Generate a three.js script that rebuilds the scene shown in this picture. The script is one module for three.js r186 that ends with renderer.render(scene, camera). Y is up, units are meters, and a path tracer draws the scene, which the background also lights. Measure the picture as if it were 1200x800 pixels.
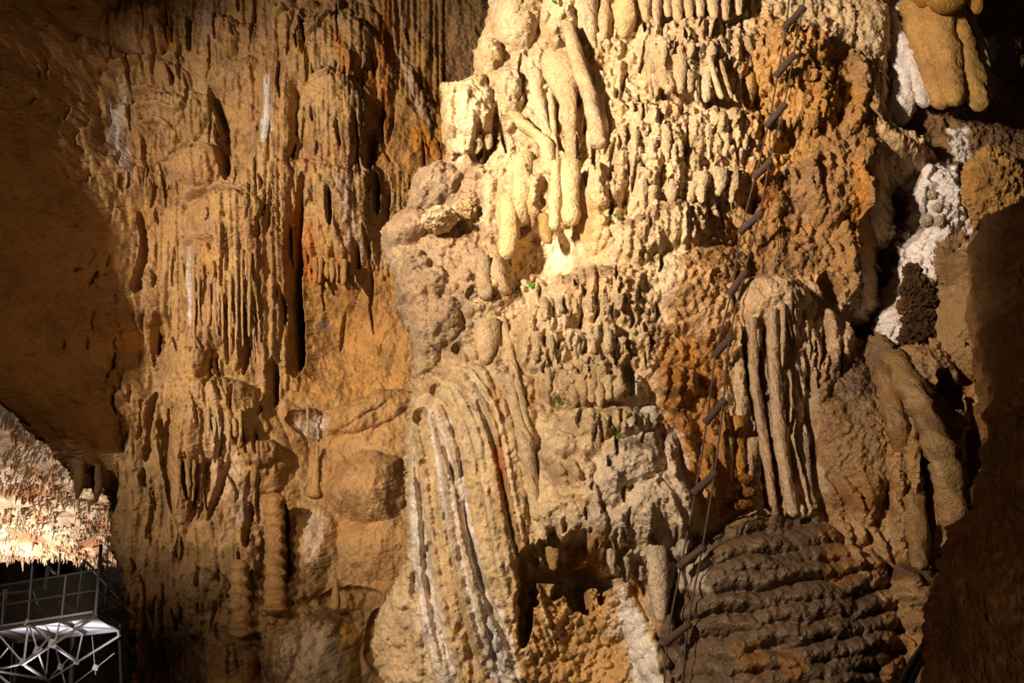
import * as THREE from 'three';
import { createNoise2D, createNoise3D } from 'simplex-noise';
import { mergeGeometries } from 'three/addons/utils/BufferGeometryUtils.js';

// ------------------------------------------------------------------ camera, lamps, exposure
const scene = new THREE.Scene();
scene.background = new THREE.Color(0x000000);
const DEG = Math.PI / 180, PITCH = 16 * DEG, FOV = 30, EYE = new THREE.Vector3(0, 1.6, 0);
const camera = new THREE.PerspectiveCamera(FOV, 1.5, 0.1, 200);
camera.position.copy(EYE);
camera.rotation.x = PITCH;
const renderer = new THREE.WebGLRenderer({ antialias: true });
renderer.toneMapping = THREE.LinearToneMapping;
renderer.toneMappingExposure = 1.0;
renderer.shadowMap.enabled = true;

// photo pixel -> direction -> point on a vertical plane z = const (photo taken as 1200 x 800)
const FPX = 400 / Math.tan(FOV / 2 * DEG), CP = Math.cos(PITCH), SP = Math.sin(PITCH);
function ray(px, py) { const x = (px - 600) / FPX, y = (400 - py) / FPX; return [x, y * CP + SP, y * SP - CP]; }
function at(px, py, z) { const d = ray(px, py), t = z / d[2]; return new THREE.Vector3(EYE.x + d[0] * t, EYE.y + d[1] * t, z); }

function spot(x, y, z, target, power, angleDeg, penumbra, color, radius = 4) {
  const s = new THREE.SpotLight(color, power, 0, angleDeg * DEG, penumbra, 2);
  s.position.set(x, y, z); s.target.position.copy(target);
  s.castShadow = true; s.shadow.radius = radius; s.shadow.mapSize.set(2048, 2048); s.shadow.camera.near = 0.3; s.shadow.camera.far = 60;
  scene.add(s, s.target); return s;
}
// the show-cave floodlights: two stand left of the viewer (built below as floodlights), two in the far chamber
const LAMP_KEY = { p: [-5.0, 6.0, -1.4], t: at(700, 80, -9), power: 520, angle: 17.5, pen: 1, color: 0xffeed6 };
const LAMP_WALL = { p: [-7.5, 5.5, -1.7], t: at(425, 335, -14), power: 990, angle: 19.5, pen: 1, color: 0xffecd2 };
const LAMP_FILL = { p: [-4.8, 5.2, -1.2], t: at(650, 440, -9), power: 395, angle: 28, pen: 1, color: 0xffebd0 };
for (const L of [LAMP_KEY, LAMP_WALL, LAMP_FILL]) spot(...L.p, L.t, L.power, L.angle, L.pen, L.color);
const LAMP_FAR = { p: [-17.9, 3.4, -40.6], t: new THREE.Vector3(-14.4, 7.0, -41.4), power: 230, angle: 56, pen: 0.7, color: 0xfff0e2 };
const LAMP_DECK = { p: [-11.2, 0.2, -30.6], t: new THREE.Vector3(-11.5, 3.5, -31.2), power: 85, angle: 50, pen: 0.7, color: 0xf6f0ff };
const LAMP_FRONT = { p: [-9.6, 0.3, -19], t: new THREE.Vector3(-11.0, 3.9, -30), power: 170, angle: 17, pen: 0.6, color: 0xffeedd };
const LAMP_ADDED_FILL = { p: [1.2, 1.3, 0.6], t: at(1000, 420, -8), power: 9, angle: 50, pen: 1, color: 0xffdcb0 };  // added fill lamp, stands in for light bounced off the surrounding rock
for (const L of [LAMP_FAR, LAMP_DECK, LAMP_FRONT, LAMP_ADDED_FILL]) spot(...L.p, L.t, L.power, L.angle, L.pen, L.color);

// ------------------------------------------------------------------ helpers
function rng(seed) { let s = seed >>> 0; return () => { s = (s + 0x6d2b79f5) | 0; let t = Math.imul(s ^ (s >>> 15), 1 | s); t = (t + Math.imul(t ^ (t >>> 7), 61 | t)) ^ t; return ((t ^ (t >>> 14)) >>> 0) / 4294967296; }; }
const n2 = createNoise2D(rng(11)), n3 = createNoise3D(rng(12));
const R0 = rng(77);
const rr = (a, b, r = R0) => a + (b - a) * r();
const clamp = (x, a = 0, b = 1) => x < a ? a : x > b ? b : x;
const sstep = (a, b, x) => { const t = clamp((x - a) / (b - a)); return t * t * (3 - 2 * t); };
const fbm = (x, y, o = 3) => { let s = 0, a = 0.5, f = 1; for (let i = 0; i < o; i++) { s += a * n2(x * f + i * 17.3, y * f - i * 9.1); a *= 0.5; f *= 2.03; } return s; };
const lin = (hex) => { const c = new THREE.Color(hex); return [c.r, c.g, c.b]; };
function inPoly(poly, x, y) { let c = false; for (let i = 0, j = poly.length - 1; i < poly.length; j = i++) { const [xi, yi] = poly[i], [xj, yj] = poly[j]; if ((yi > y) !== (yj > y) && x < (xj - xi) * (y - yi) / (yj - yi) + xi) c = !c; } return c; }
function polyDist(poly, x, y) { let m = 1e9; for (let i = 0, j = poly.length - 1; i < poly.length; j = i++) { const [ax, ay] = poly[j], [bx, by] = poly[i], dx = bx - ax, dy = by - ay; const t = clamp(((x - ax) * dx + (y - ay) * dy) / (dx * dx + dy * dy + 1e-12)); const ex = ax + dx * t - x, ey = ay + dy * t - y, d = ex * ex + ey * ey; if (d < m) m = d; } return Math.sqrt(m); }
const names = {};
function numbered(n) { const k = names[n] = (names[n] ?? -1) + 1; return k ? n + '_' + String(k).padStart(3, '0') : n; }
function tag(o, label, category, group, kind) { if (label) o.userData.label = label; if (category) o.userData.category = category; if (group) o.userData.group = group; if (kind) o.userData.kind = kind; return o; }
function shade(o) { o.castShadow = true; o.receiveShadow = true; return o; }

// ------------------------------------------------------------------ textures and materials
function tileNoise(size, seed, octs) { // tileable value noise, sum of octaves [cells, amplitude]
  const out = new Float32Array(size * size);
  for (const [cells, amp, fn] of octs) {
    const r = rng(seed + cells * 13), g = new Float32Array(cells * cells).map(() => r());
    for (let y = 0; y < size; y++) {
      const fy = y / size * cells, y0 = Math.floor(fy), ty = fy - y0, sy = ty * ty * (3 - 2 * ty), ya = (y0 % cells) * cells, yb = ((y0 + 1) % cells) * cells;
      for (let x = 0; x < size; x++) {
        const fx = x / size * cells, x0 = Math.floor(fx), tx = fx - x0, sx = tx * tx * (3 - 2 * tx), xa = x0 % cells, xb = (x0 + 1) % cells;
        let v = (g[ya + xa] * (1 - sx) + g[ya + xb] * sx) * (1 - sy) + (g[yb + xa] * (1 - sx) + g[yb + xb] * sx) * sy;
        if (fn === 'ridge') v = 1 - Math.abs(2 * v - 1); else if (fn === 'pit') v = 1 - Math.pow(Math.max(0, v - 0.62) / 0.38, 0.6);
        out[y * size + x] += v * amp;
      }
    }
  }
  let lo = 1e9, hi = -1e9; for (const v of out) { if (v < lo) lo = v; if (v > hi) hi = v; }
  for (let i = 0; i < out.length; i++) out[i] = (out[i] - lo) / (hi - lo);
  return out;
}
function dataTex(size, f, srgb) {
  const d = new Uint8Array(size * size * 4);
  for (let i = 0; i < size * size; i++) { const c = f(i); d[i * 4] = c[0]; d[i * 4 + 1] = c[1]; d[i * 4 + 2] = c[2]; d[i * 4 + 3] = 255; }
  const t = new THREE.DataTexture(d, size, size); t.wrapS = t.wrapT = THREE.RepeatWrapping; t.magFilter = THREE.LinearFilter; t.minFilter = THREE.LinearMipmapLinearFilter; t.generateMipmaps = true;
  if (srgb) t.colorSpace = THREE.SRGBColorSpace; t.needsUpdate = true; return t;
}
const bumpField = tileNoise(1024, 5, [[9, 0.5], [23, 0.6], [47, 0.6, 'pit'], [90, 0.7, 'pit'], [171, 0.35]]);
const bumpTex = dataTex(1024, (i) => { const v = bumpField[i] * 255 | 0; return [v, v, v]; });
const grainA = tileNoise(1024, 31, [[5, 0.6], [13, 0.6], [41, 0.6], [110, 0.6], [260, 0.5]]), grainB = tileNoise(1024, 32, [[4, 0.8], [19, 0.6], [67, 0.5]]);
const grainTex = dataTex(1024, (i) => { const a = 0.80 + 0.2 * sstep(0.15, 0.8, grainA[i]), b = (grainB[i] - 0.5) * 0.10; return [255 * a, 255 * clamp(a - b * 0.5), 255 * clamp(a - b)]; }, true);
function rockMat(o = {}) {
  const b = bumpTex.clone(), g = grainTex.clone();
  b.repeat.set(o.rep ?? 1, o.rep ?? 1); g.repeat.set((o.rep ?? 1) * 0.77, (o.rep ?? 1) * 0.77); b.needsUpdate = g.needsUpdate = true;
  return new THREE.MeshPhysicalMaterial({ vertexColors: true, roughness: o.rough ?? 0.78, map: g, bumpMap: b, bumpScale: o.bump ?? 0.012, side: THREE.DoubleSide, specularIntensity: o.spec ?? 0.4 });
}
const M = {
  rock: rockMat({ bump: 0.014 }), wet: rockMat({ bump: 0.012, rough: 0.5, spec: 0.6 }), wall: rockMat({ bump: 0.018, rep: 0.6, rough: 0.85, spec: 0.25 }), far: rockMat({ bump: 0.04, rep: 0.35, rough: 0.9, spec: 0.2 }),
};

// ------------------------------------------------------------------ a sheet of cave rock: relief over the world x-y plane
class Sheet {
  constructor(zb, box, step) {
    this.zb = zb; this.step = step; this.gain = 1;
    const c = [[box[0], box[1]], [box[2], box[1]], [box[0], box[3]], [box[2], box[3]]].map(([a, b]) => at(a, b, zb));
    this.x0 = Math.min(...c.map((p) => p.x)); this.x1 = Math.max(...c.map((p) => p.x)); this.y0 = Math.min(...c.map((p) => p.y)); this.y1 = Math.max(...c.map((p) => p.y));
    this.nx = Math.ceil((this.x1 - this.x0) / step) + 1; this.ny = Math.ceil((this.y1 - this.y0) / step) + 1;
    const n = this.nx * this.ny;
    this.H = new Float32Array(n); this.D = new Float32Array(n); this.G = new Float32Array(n); this.C = new Float32Array(n * 3); this.keep = new Uint8Array(n).fill(1);
    this.OX = new Float32Array(n); this.OY = new Float32Array(n); this.rid = new Int16Array(n).fill(-1); this.regions = []; this.thingOf = [];
  }
  hAt(x, y) {
    const fx = clamp((x - this.x0) / this.step, 0, this.nx - 1.001), fy = clamp((y - this.y0) / this.step, 0, this.ny - 1.001), i = fx | 0, j = fy | 0, tx = fx - i, ty = fy - j, k = j * this.nx + i, H = this.H;
    return (H[k] * (1 - tx) + H[k + 1] * tx) * (1 - ty) + (H[k + this.nx] * (1 - tx) + H[k + this.nx + 1] * tx) * ty;
  }
  coarse(pts) { // thin plate spline through [px, py, h]
    const P = pts.map(([px, py, h]) => { const p = at(px, py, this.zb + h); return [p.x, p.y, h]; }), n = P.length, N = n + 3;
    const phi = (r2) => r2 < 1e-9 ? 0 : 0.5 * r2 * Math.log(r2);
    const A = Array.from({ length: N }, () => new Float64Array(N + 1));
    for (let i = 0; i < n; i++) { for (let j = 0; j < n; j++) A[i][j] = phi((P[i][0] - P[j][0]) ** 2 + (P[i][1] - P[j][1]) ** 2) + (i === j ? 0.002 : 0); A[i][n] = A[n][i] = 1; A[i][n + 1] = A[n + 1][i] = P[i][0]; A[i][n + 2] = A[n + 2][i] = P[i][1]; A[i][N] = P[i][2]; }
    for (let i = 0; i < N; i++) { let p = i; for (let k = i + 1; k < N; k++) if (Math.abs(A[k][i]) > Math.abs(A[p][i])) p = k; [A[i], A[p]] = [A[p], A[i]]; for (let k = 0; k < N; k++) if (k !== i) { const f = A[k][i] / A[i][i]; if (f) for (let m = i; m <= N; m++) A[k][m] -= f * A[i][m]; } }
    const w = A.map((r, i) => r[N] / r[i]);
    const ev = (x, y) => { let s = w[n] + w[n + 1] * x + w[n + 2] * y; for (let i = 0; i < n; i++) s += w[i] * phi((x - P[i][0]) ** 2 + (y - P[i][1]) ** 2); return s; };
    const q = 8, mx = Math.ceil(this.nx / q) + 2, my = Math.ceil(this.ny / q) + 2, g = new Float32Array(mx * my);
    for (let j = 0; j < my; j++) for (let i = 0; i < mx; i++) g[j * mx + i] = ev(this.x0 + i * q * this.step, this.y0 + j * q * this.step);
    for (let j = 0; j < this.ny; j++) for (let i = 0; i < this.nx; i++) { const a = i / q | 0, b = j / q | 0, tx = i / q - a, ty = j / q - b, k = b * mx + a; this.H[j * this.nx + i] = (g[k] * (1 - tx) + g[k + 1] * tx) * (1 - ty) + (g[k + mx] * (1 - tx) + g[k + mx + 1] * tx) * ty; }
    this.Hm = Float32Array.from(this.H);
  }
  snap() { this.Hm.set(this.H); }
  snapSoft(r = 5) { // the mass without its fine relief, so that pixels map steadily
    const { nx, ny, H } = this, t = new Float32Array(H.length), o = this.Hm, n = 2 * r + 1;
    for (let j = 0; j < ny; j++) { let s = 0; for (let i = -r; i <= r; i++) s += H[j * nx + clamp(i, 0, nx - 1)]; for (let i = 0; i < nx; i++) { t[j * nx + i] = s / n; s += H[j * nx + Math.min(nx - 1, i + r + 1)] - H[j * nx + Math.max(0, i - r)]; } }
    for (let i = 0; i < nx; i++) { let s = 0; for (let j = -r; j <= r; j++) s += t[clamp(j, 0, ny - 1) * nx + i]; for (let j = 0; j < ny; j++) { o[j * nx + i] = s / n; s += t[Math.min(ny - 1, j + r + 1) * nx + i] - t[Math.max(0, j - r) * nx + i]; } }
  }
  loc(px, py) { // where the ray through this photo pixel meets the rock mass
    const H = this.H; this.H = this.Hm; let h = 0, p;
    for (let i = 0; i < 7; i++) { p = at(px, py, this.zb + h); h += (this.hAt(p.x, p.y) - h) * 0.8; }
    this.H = H; return p;
  }
  mpp(px, py) { const p = this.loc(px, py), d = ray(px, py); return (p.z / d[2]) / FPX; }
  each(xa, ya, xb, yb, f) {
    const i0 = Math.max(0, Math.ceil((xa - this.x0) / this.step)), i1 = Math.min(this.nx - 1, Math.floor((xb - this.x0) / this.step)), j0 = Math.max(0, Math.ceil((ya - this.y0) / this.step)), j1 = Math.min(this.ny - 1, Math.floor((yb - this.y0) / this.step));
    for (let j = j0; j <= j1; j++) for (let i = i0; i <= i1; i++) f(j * this.nx + i, this.x0 + i * this.step, this.y0 + j * this.step);
  }
  lay(k, v) { v *= this.gain; if (v > 0) { if (v > this.D[k]) this.D[k] = v; } else if (v < this.G[k]) this.G[k] = v; }
  commit() { const { H, D, G } = this; for (let k = 0; k < H.length; k++) H[k] += D[k] + G[k]; D.fill(0); G.fill(0); }
  // rounded lump: half-widths in px, separate reach up and down; h in metres; wob = outline wobble
  dome(px, py, rx, ru, rd, h, p = 0.5, rot = 0, wob = 0.12) {
    const c = this.loc(px, py), m = this.mpp(px, py), ax = rx * m, au = ru * m, ad = rd * m, R = Math.max(ax, au, ad) * (1 + wob), cr = Math.cos(rot * DEG), sr = Math.sin(rot * DEG), sd = px * 0.37 + py;
    this.each(c.x - R, c.y - R, c.x + R, c.y + R, (k, x, y) => {
      let dx = x - c.x, dy = y - c.y; const ex = dx * cr + dy * sr, ey = -dx * sr + dy * cr;
      const a = Math.atan2(ey, ex), w = 1 + wob * n3(Math.cos(a) * 1.4, Math.sin(a) * 1.4, sd);
      const q = 1 - ((ex / ax) ** 2 + (ey / (ey > 0 ? au : ad)) ** 2) / (w * w);
      if (q > 0) this.lay(k, h * Math.pow(q, p));
    });
  }
  // hanging drip in relief: from (px0,py0) to (px1,py1), half-width px at top and bottom, thickness factor
  drip(px0, py0, px1, py1, w0, w1, hf = 1, beads = 0.12, fade = 0.35) {
    const a = this.loc(px0, py0), b = this.loc(px1, py1), m = this.mpp((px0 + px1) / 2, (py0 + py1) / 2), L = Math.hypot(a.x - b.x, a.y - b.y) || 1e-3, ux = (b.x - a.x) / L, uy = (b.y - a.y) / L, wm = Math.max(w0, w1) * m * 1.3, sd = px0 * 1.3 + py0 * 0.7;
    this.each(Math.min(a.x, b.x) - wm, Math.min(a.y, b.y) - wm, Math.max(a.x, b.x) + wm, Math.max(a.y, b.y) + wm, (k, x, y) => {
      const s = (x - a.x) * ux + (y - a.y) * uy; if (s < 0 || s > L) return;
      const t = s / L; let w = (w0 + (w1 - w0) * t) * m; w *= 1 + beads * n2(s / (wm * 1.1) + sd, sd) + beads * 0.6 * n2(s / (wm * 0.4), sd + 7);
      const off = n2(s / (wm * 2.5), sd + 31) * beads * wm * 0.8, d = ((x - a.x) * -uy + (y - a.y) * ux) + off, u = d / w; if (u * u >= 1) return;
      const e = clamp((L - s) / w), q = 1 - u * u - (1 - e) * (1 - e); if (q <= 0) return;
      this.lay(k, w * hf * Math.sqrt(q) * sstep(0, fade, t));
    });
  }
  // ridge (h > 0) or groove (h < 0) along a smooth line through photo pixels; w half-width px
  line(pts, w, h, p = 0.5, taper = 0.15, wob = 0.15) {
    const v = pts.map(([x, y]) => { const q = this.loc(x, y); return new THREE.Vector3(q.x, q.y, 0); });
    const n = Math.max(8, pts.length * 7), cv = (v.length > 2 ? new THREE.CatmullRomCurve3(v) : new THREE.LineCurve3(v[0], v[1])).getPoints(n), m = this.mpp(...pts[pts.length >> 1]), ww = w * m, sd = pts[0][0] * 0.7 + pts[0][1];
    for (let i = 0; i < n; i++) {
      const A = cv[i], B = cv[i + 1], dx = B.x - A.x, dy = B.y - A.y, l2 = dx * dx + dy * dy + 1e-12, e = ww * 1.35;
      this.each(Math.min(A.x, B.x) - e, Math.min(A.y, B.y) - e, Math.max(A.x, B.x) + e, Math.max(A.y, B.y) + e, (k, x, y) => {
        const t = clamp(((x - A.x) * dx + (y - A.y) * dy) / l2), d2 = (A.x + dx * t - x) ** 2 + (A.y + dy * t - y) ** 2, T = (i + t) / n;
        const tp = Math.min(1, Math.min(T, 1 - T) / Math.max(taper, 1e-3)), wi = ww * (0.35 + 0.65 * Math.sqrt(tp)) * (1 + wob * n2(T * 9, sd)), q = 1 - d2 / (wi * wi);
        if (q > 0) this.lay(k, h * Math.pow(q, p) * (0.4 + 0.6 * tp));
      });
    }
  }
  // mineral stripe along a line
  stroke(pts, w, hex, a) {
    const v = pts.map(([x, y]) => { const q = this.loc(x, y); return new THREE.Vector3(q.x, q.y, 0); }), n = pts.length * 7, cv = (v.length > 2 ? new THREE.CatmullRomCurve3(v) : new THREE.LineCurve3(v[0], v[1])).getPoints(n), ww = w * this.mpp(...pts[pts.length >> 1]), col = lin(hex), sd = pts[0][0];
    for (let i = 0; i < n; i++) { const A = cv[i], B = cv[i + 1], dx = B.x - A.x, dy = B.y - A.y, l2 = dx * dx + dy * dy + 1e-12; this.each(Math.min(A.x, B.x) - ww, Math.min(A.y, B.y) - ww, Math.max(A.x, B.x) + ww, Math.max(A.y, B.y) + ww, (k, x, y) => { const t = clamp(((x - A.x) * dx + (y - A.y) * dy) / l2), d = Math.hypot(A.x + dx * t - x, A.y + dy * t - y) / ww, q = sstep(0, 0.5, 1 - d + 0.5 * fbm(x * 26 + sd, y * 12, 2)); if (q > 0 && d < 1) this.blend(k, col, q * a); }); }
  }
  // canopy of flowstone: rounded brow, fluted skirt
  canopy(px, top, rx, len, h, n, w, seed) {
    const r = rng(seed ?? (px * 7 + top) | 0), ru = Math.min(rx * 0.45, 16); this.dome(px, top + ru, rx, ru, len, h, 0.5, 0, 0.15);
    this._fl = this._fl || []; for (let i = 0; i < n; i++) { const u = -0.92 + 1.84 * (i + rr(0.2, 0.8, r)) / n, x = px + u * rx, y0 = top + ru * (1 - Math.sqrt(1 - u * u)) + 2, y1 = top + ru + len * Math.sqrt(1 - u * u) * rr(0.55, 1, r); this._fl.push([x, y0, x + rr(-2, 2, r), y1, w * rr(0.6, 1.3, r), w * rr(0.5, 1.2, r), 1, 0.15, 0.1]); }
  }
  flutes() { for (const f of this._fl || []) this.drip(...f); this._fl = []; }
  cracks(poly, n, l0, l1, w, depth, seed, lean = 0) { const r = rng(seed); this.scatter(poly, n, r, (x, y) => { const l = rr(l0, l1, r), a = rr(-0.2, 0.2, r) + lean; this.line([[x - a * l / 2, y - l / 2], [x + rr(-3, 3, r), y], [x + a * l / 2, y + l / 2]], w * rr(0.6, 1.5, r), -depth * rr(0.5, 1.3, r), 0.5, 0.4); }); }
  scatter(poly, n, r, f) { let a = 1e9, b = 1e9, c = -1e9, d = -1e9; for (const [x, y] of poly) { a = Math.min(a, x); b = Math.min(b, y); c = Math.max(c, x); d = Math.max(d, y); } for (let i = 0, g = 0; i < n && g < n * 30; g++) { const x = rr(a, c, r), y = rr(b, d, r); if (inPoly(poly, x, y)) { f(x, y, i); i++; } } }
  knobs(poly, n, r0, r1, hf, seed) { const r = rng(seed); this.scatter(poly, n, r, (x, y) => { const q = r0 + (r1 - r0) * Math.pow(r(), 1.6); this.dome(x, y, q * rr(0.8, 1.2, r), q, q * rr(0.8, 1.1, r), q * this.mpp(x, y) * hf, 0.55, 0, 0.2); }); }
  drips(poly, n, w0, w1, l0, l1, hf, seed, lean = 0) { const r = rng(seed); this.scatter(poly, n, r, (x, y) => { const w = rr(w0, w1, r), l = rr(l0, l1, r); this.drip(x - lean * l / 2, y - l / 2, x + lean * l / 2 + rr(-1, 1, r), y + l / 2, w, w * rr(0.7, 1.1, r), hf, 0.16); }); }
  pits(poly, n, r0, r1, depth, seed) { const r = rng(seed); this.scatter(poly, n, r, (x, y) => { const q = r0 + (r1 - r0) * r() * r(); this.dome(x, y, q * rr(0.7, 1.2, r), q, q, -depth * rr(0.5, 1.2, r) * q * this.mpp(x, y), 0.7, rr(0, 180, r), 0.3); }); }
  rough(f) { for (let j = 0; j < this.ny; j++) for (let i = 0; i < this.nx; i++) { const k = j * this.nx + i; this.H[k] += f(this.x0 + i * this.step, this.y0 + j * this.step, k); } }
  mask(poly, feather) { // 0..1 inside a polygon given in photo px, feather in px
    const w = poly.map(([x, y]) => { const p = this.loc(x, y); return [p.x, p.y]; }), m = this.mpp(...poly[0]) * feather, a = new Float32Array(this.nx * this.ny);
    this.each(Math.min(...w.map((p) => p[0])) - m, Math.min(...w.map((p) => p[1])) - m, Math.max(...w.map((p) => p[0])) + m, Math.max(...w.map((p) => p[1])) + m, (k, x, y) => { const d = polyDist(w, x, y) * (inPoly(w, x, y) ? 1 : -1); a[k] = sstep(-m, m, d); });
    return a;
  }
  trim(poly, R, back, edge = 0.02, dx = 0, dy = 0) { // the rock turns away from the viewer at this outline
    const w = poly.map(([x, y, h]) => { const p = h === undefined ? this.loc(x, y) : at(x, y, this.zb + h); return [p.x, p.y]; });
    this.rough((x, y, k) => {
      let s = polyDist(w, x, y); if (!inPoly(w, x, y)) s = -s;
      if (s > R * 1.5) return 0;
      s += edge * (n2(x * 9, y * 9) + 0.6 * n2(x * 23, y * 23));
      if (s >= R) return 0;
      const u = clamp((R - s) / R); let d = R * (1 - Math.sqrt(Math.max(0, 1 - u * u)));
      if (s < 0) { const q = -s * back; d += q; this.OX[k] += dx * q; this.OY[k] += dy * q; if (s < -0.42) this.keep[k] = 0; }
      return -d;
    });
  }
  paintAll(f) { for (let j = 0; j < this.ny; j++) for (let i = 0; i < this.nx; i++) { const k = j * this.nx + i, c = f(this.x0 + i * this.step, this.y0 + j * this.step); this.C[k * 3] = c[0]; this.C[k * 3 + 1] = c[1]; this.C[k * 3 + 2] = c[2]; } }
  blend(k, c, a) { const C = this.C; for (let q = 0; q < 3; q++) C[k * 3 + q] += (c[q] - C[k * 3 + q]) * a; }
  // mineral stain: ragged patch of a colour
  stain(px, py, rx, ry, hex, a = 0.8, rot = 0, sc = 14, streak = 1) {
    const c = this.loc(px, py), m = this.mpp(px, py), R = Math.max(rx, ry) * m * 1.5, col = lin(hex), cr = Math.cos(rot * DEG), sr = Math.sin(rot * DEG), sd = px * 0.13 - py * 0.07;
    this.each(c.x - R, c.y - R, c.x + R, c.y + R, (k, x, y) => {
      const dx = x - c.x, dy = y - c.y, ex = (dx * cr + dy * sr) / (rx * m), ey = (-dx * sr + dy * cr) / (ry * m), q = 1 - Math.sqrt(ex * ex + ey * ey);
      const v = q + 0.55 * fbm(x * sc + sd, y * sc / streak, 3) + 0.2 * n2(x * sc * 5, y * sc * 5 / streak); const t = sstep(0.0, 0.35, v); if (t > 0) this.blend(k, col, t * a);
    });
  }
  stainPoly(poly, hex, a = 0.8, feather = 10, sc = 14, streak = 1) { const m = this.mask(poly, feather), col = lin(hex); this.each(this.x0, this.y0, this.x1, this.y1, (k, x, y) => { if (m[k] > 0) { const t = sstep(0.3, 0.7, m[k] + (m[k] < 1 ? 0.7 : 0.35) * fbm(x * sc, y * sc / streak, 3)); if (t > 0) this.blend(k, col, t * a); } }); }
  // a named formation: the piece of the sheet inside this outline
  region(poly, name, label, category, group, mat) { this.regions.push({ poly, name, label, category, group, mat }); return this.regions.length - 1; }
  position(k, out) { const i = k % this.nx, j = k / this.nx | 0; return out.set(this.x0 + i * this.step + this.OX[k], this.y0 + j * this.step + this.OY[k], this.zb + this.H[k]); }
  build(wall, mat) {
    this.snapSoft(3);
    this.regions.forEach((g, id) => { const w = g.poly.map(([x, y]) => { const p = this.loc(x, y); return [p.x, p.y]; }); this.each(Math.min(...w.map((p) => p[0])) - 0.05, Math.min(...w.map((p) => p[1])) - 0.05, Math.max(...w.map((p) => p[0])) + 0.05, Math.max(...w.map((p) => p[1])) + 0.05, (k, x, y) => { const jx = 0.018 * n2(x * 14, y * 14), jy = 0.018 * n2(x * 14 + 50, y * 14); if (inPoly(w, x + jx, y + jy)) this.rid[k] = id; }); });
    const { nx, ny, H, keep } = this, quads = this.regions.map(() => []); const rest = [];
    for (let j = 0; j < ny - 1; j++) for (let i = 0; i < nx - 1; i++) { const k = j * nx + i; if (!(keep[k] && keep[k + 1] && keep[k + nx] && keep[k + nx + 1])) continue; const id = this.rid[k]; (id < 0 ? rest : quads[id]).push(k); }
    const s = this.step, nrm = (k, o) => { const i = k % nx, j = k / nx | 0, l = i > 0 ? k - 1 : k, r = i < nx - 1 ? k + 1 : k, d = j > 0 ? k - nx : k, u = j < ny - 1 ? k + nx : k; const gx = (H[r] - H[l]) / (s * (r - l)), gy = (H[u] - H[d]) / (s * ((u - d) / nx)), q = 1 / Math.sqrt(gx * gx + gy * gy + 1); o[0] = -gx * q; o[1] = -gy * q; o[2] = q; };
    const make = (list) => {
      const map = new Map(), ids = [], idx = new Uint32Array(list.length * 6); let t = 0;
      const id = (k) => { let v = map.get(k); if (v === undefined) { v = ids.length; map.set(k, v); ids.push(k); } return v; };
      for (const k of list) { const a = id(k), b = id(k + 1), c = id(k + nx), d = id(k + nx + 1); if (Math.abs(H[k] - H[k + nx + 1]) < Math.abs(H[k + 1] - H[k + nx])) { idx[t++] = a; idx[t++] = b; idx[t++] = d; idx[t++] = a; idx[t++] = d; idx[t++] = c; } else { idx[t++] = a; idx[t++] = b; idx[t++] = c; idx[t++] = b; idx[t++] = d; idx[t++] = c; } }
      const n = ids.length, pos = new Float32Array(n * 3), nor = new Float32Array(n * 3), uv = new Float32Array(n * 2), col = new Float32Array(n * 3), v = new THREE.Vector3(), o = [0, 0, 0], lo = new THREE.Vector3(1e9, 1e9, 1e9), hi = new THREE.Vector3(-1e9, -1e9, -1e9);
      ids.forEach((k, q) => { this.position(k, v); lo.min(v); hi.max(v); pos[q * 3] = v.x; pos[q * 3 + 1] = v.y; pos[q * 3 + 2] = v.z; nrm(k, o); nor.set(o, q * 3); uv[q * 2] = v.x + v.z * 0.7; uv[q * 2 + 1] = v.y + v.z * 0.5; col.set(this.C.subarray(k * 3, k * 3 + 3), q * 3); });
      const base = new THREE.Vector3((lo.x + hi.x) / 2, lo.y, (lo.z + hi.z) / 2);
      for (let q = 0; q < n; q++) { pos[q * 3] -= base.x; pos[q * 3 + 1] -= base.y; pos[q * 3 + 2] -= base.z; }
      const g = new THREE.BufferGeometry(); g.setAttribute('position', new THREE.BufferAttribute(pos, 3)); g.setAttribute('normal', new THREE.BufferAttribute(nor, 3)); g.setAttribute('uv', new THREE.BufferAttribute(uv, 2)); g.setAttribute('color', new THREE.BufferAttribute(col, 3)); g.setIndex(new THREE.BufferAttribute(idx, 1));
      return [g, base];
    };
    this.regions.forEach((g, id) => {
      if (!quads[id].length) { console.log('empty region', g.name, g.label); return; }
      const [geo, base] = make(quads[id]), root = new THREE.Group(); root.name = numbered(g.name); root.position.copy(base); tag(root, g.label, g.category, g.group); scene.add(root);
      const b = shade(new THREE.Mesh(geo, g.mat ?? mat)); b.name = 'flowstone_body'; root.add(b); this.thingOf[id] = root;
    });
    const [geo, base] = make(rest), w = shade(new THREE.Mesh(geo, mat)); w.name = wall; w.position.copy(base); w.userData.kind = 'structure'; scene.add(w); this.wall = w;
  }
  colourAt(x, y) { const i = clamp(Math.round((x - this.x0) / this.step), 0, this.nx - 1), j = clamp(Math.round((y - this.y0) / this.step), 0, this.ny - 1), k = (j * this.nx + i) * 3; return [this.C[k], this.C[k + 1], this.C[k + 2]]; }
}

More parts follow.
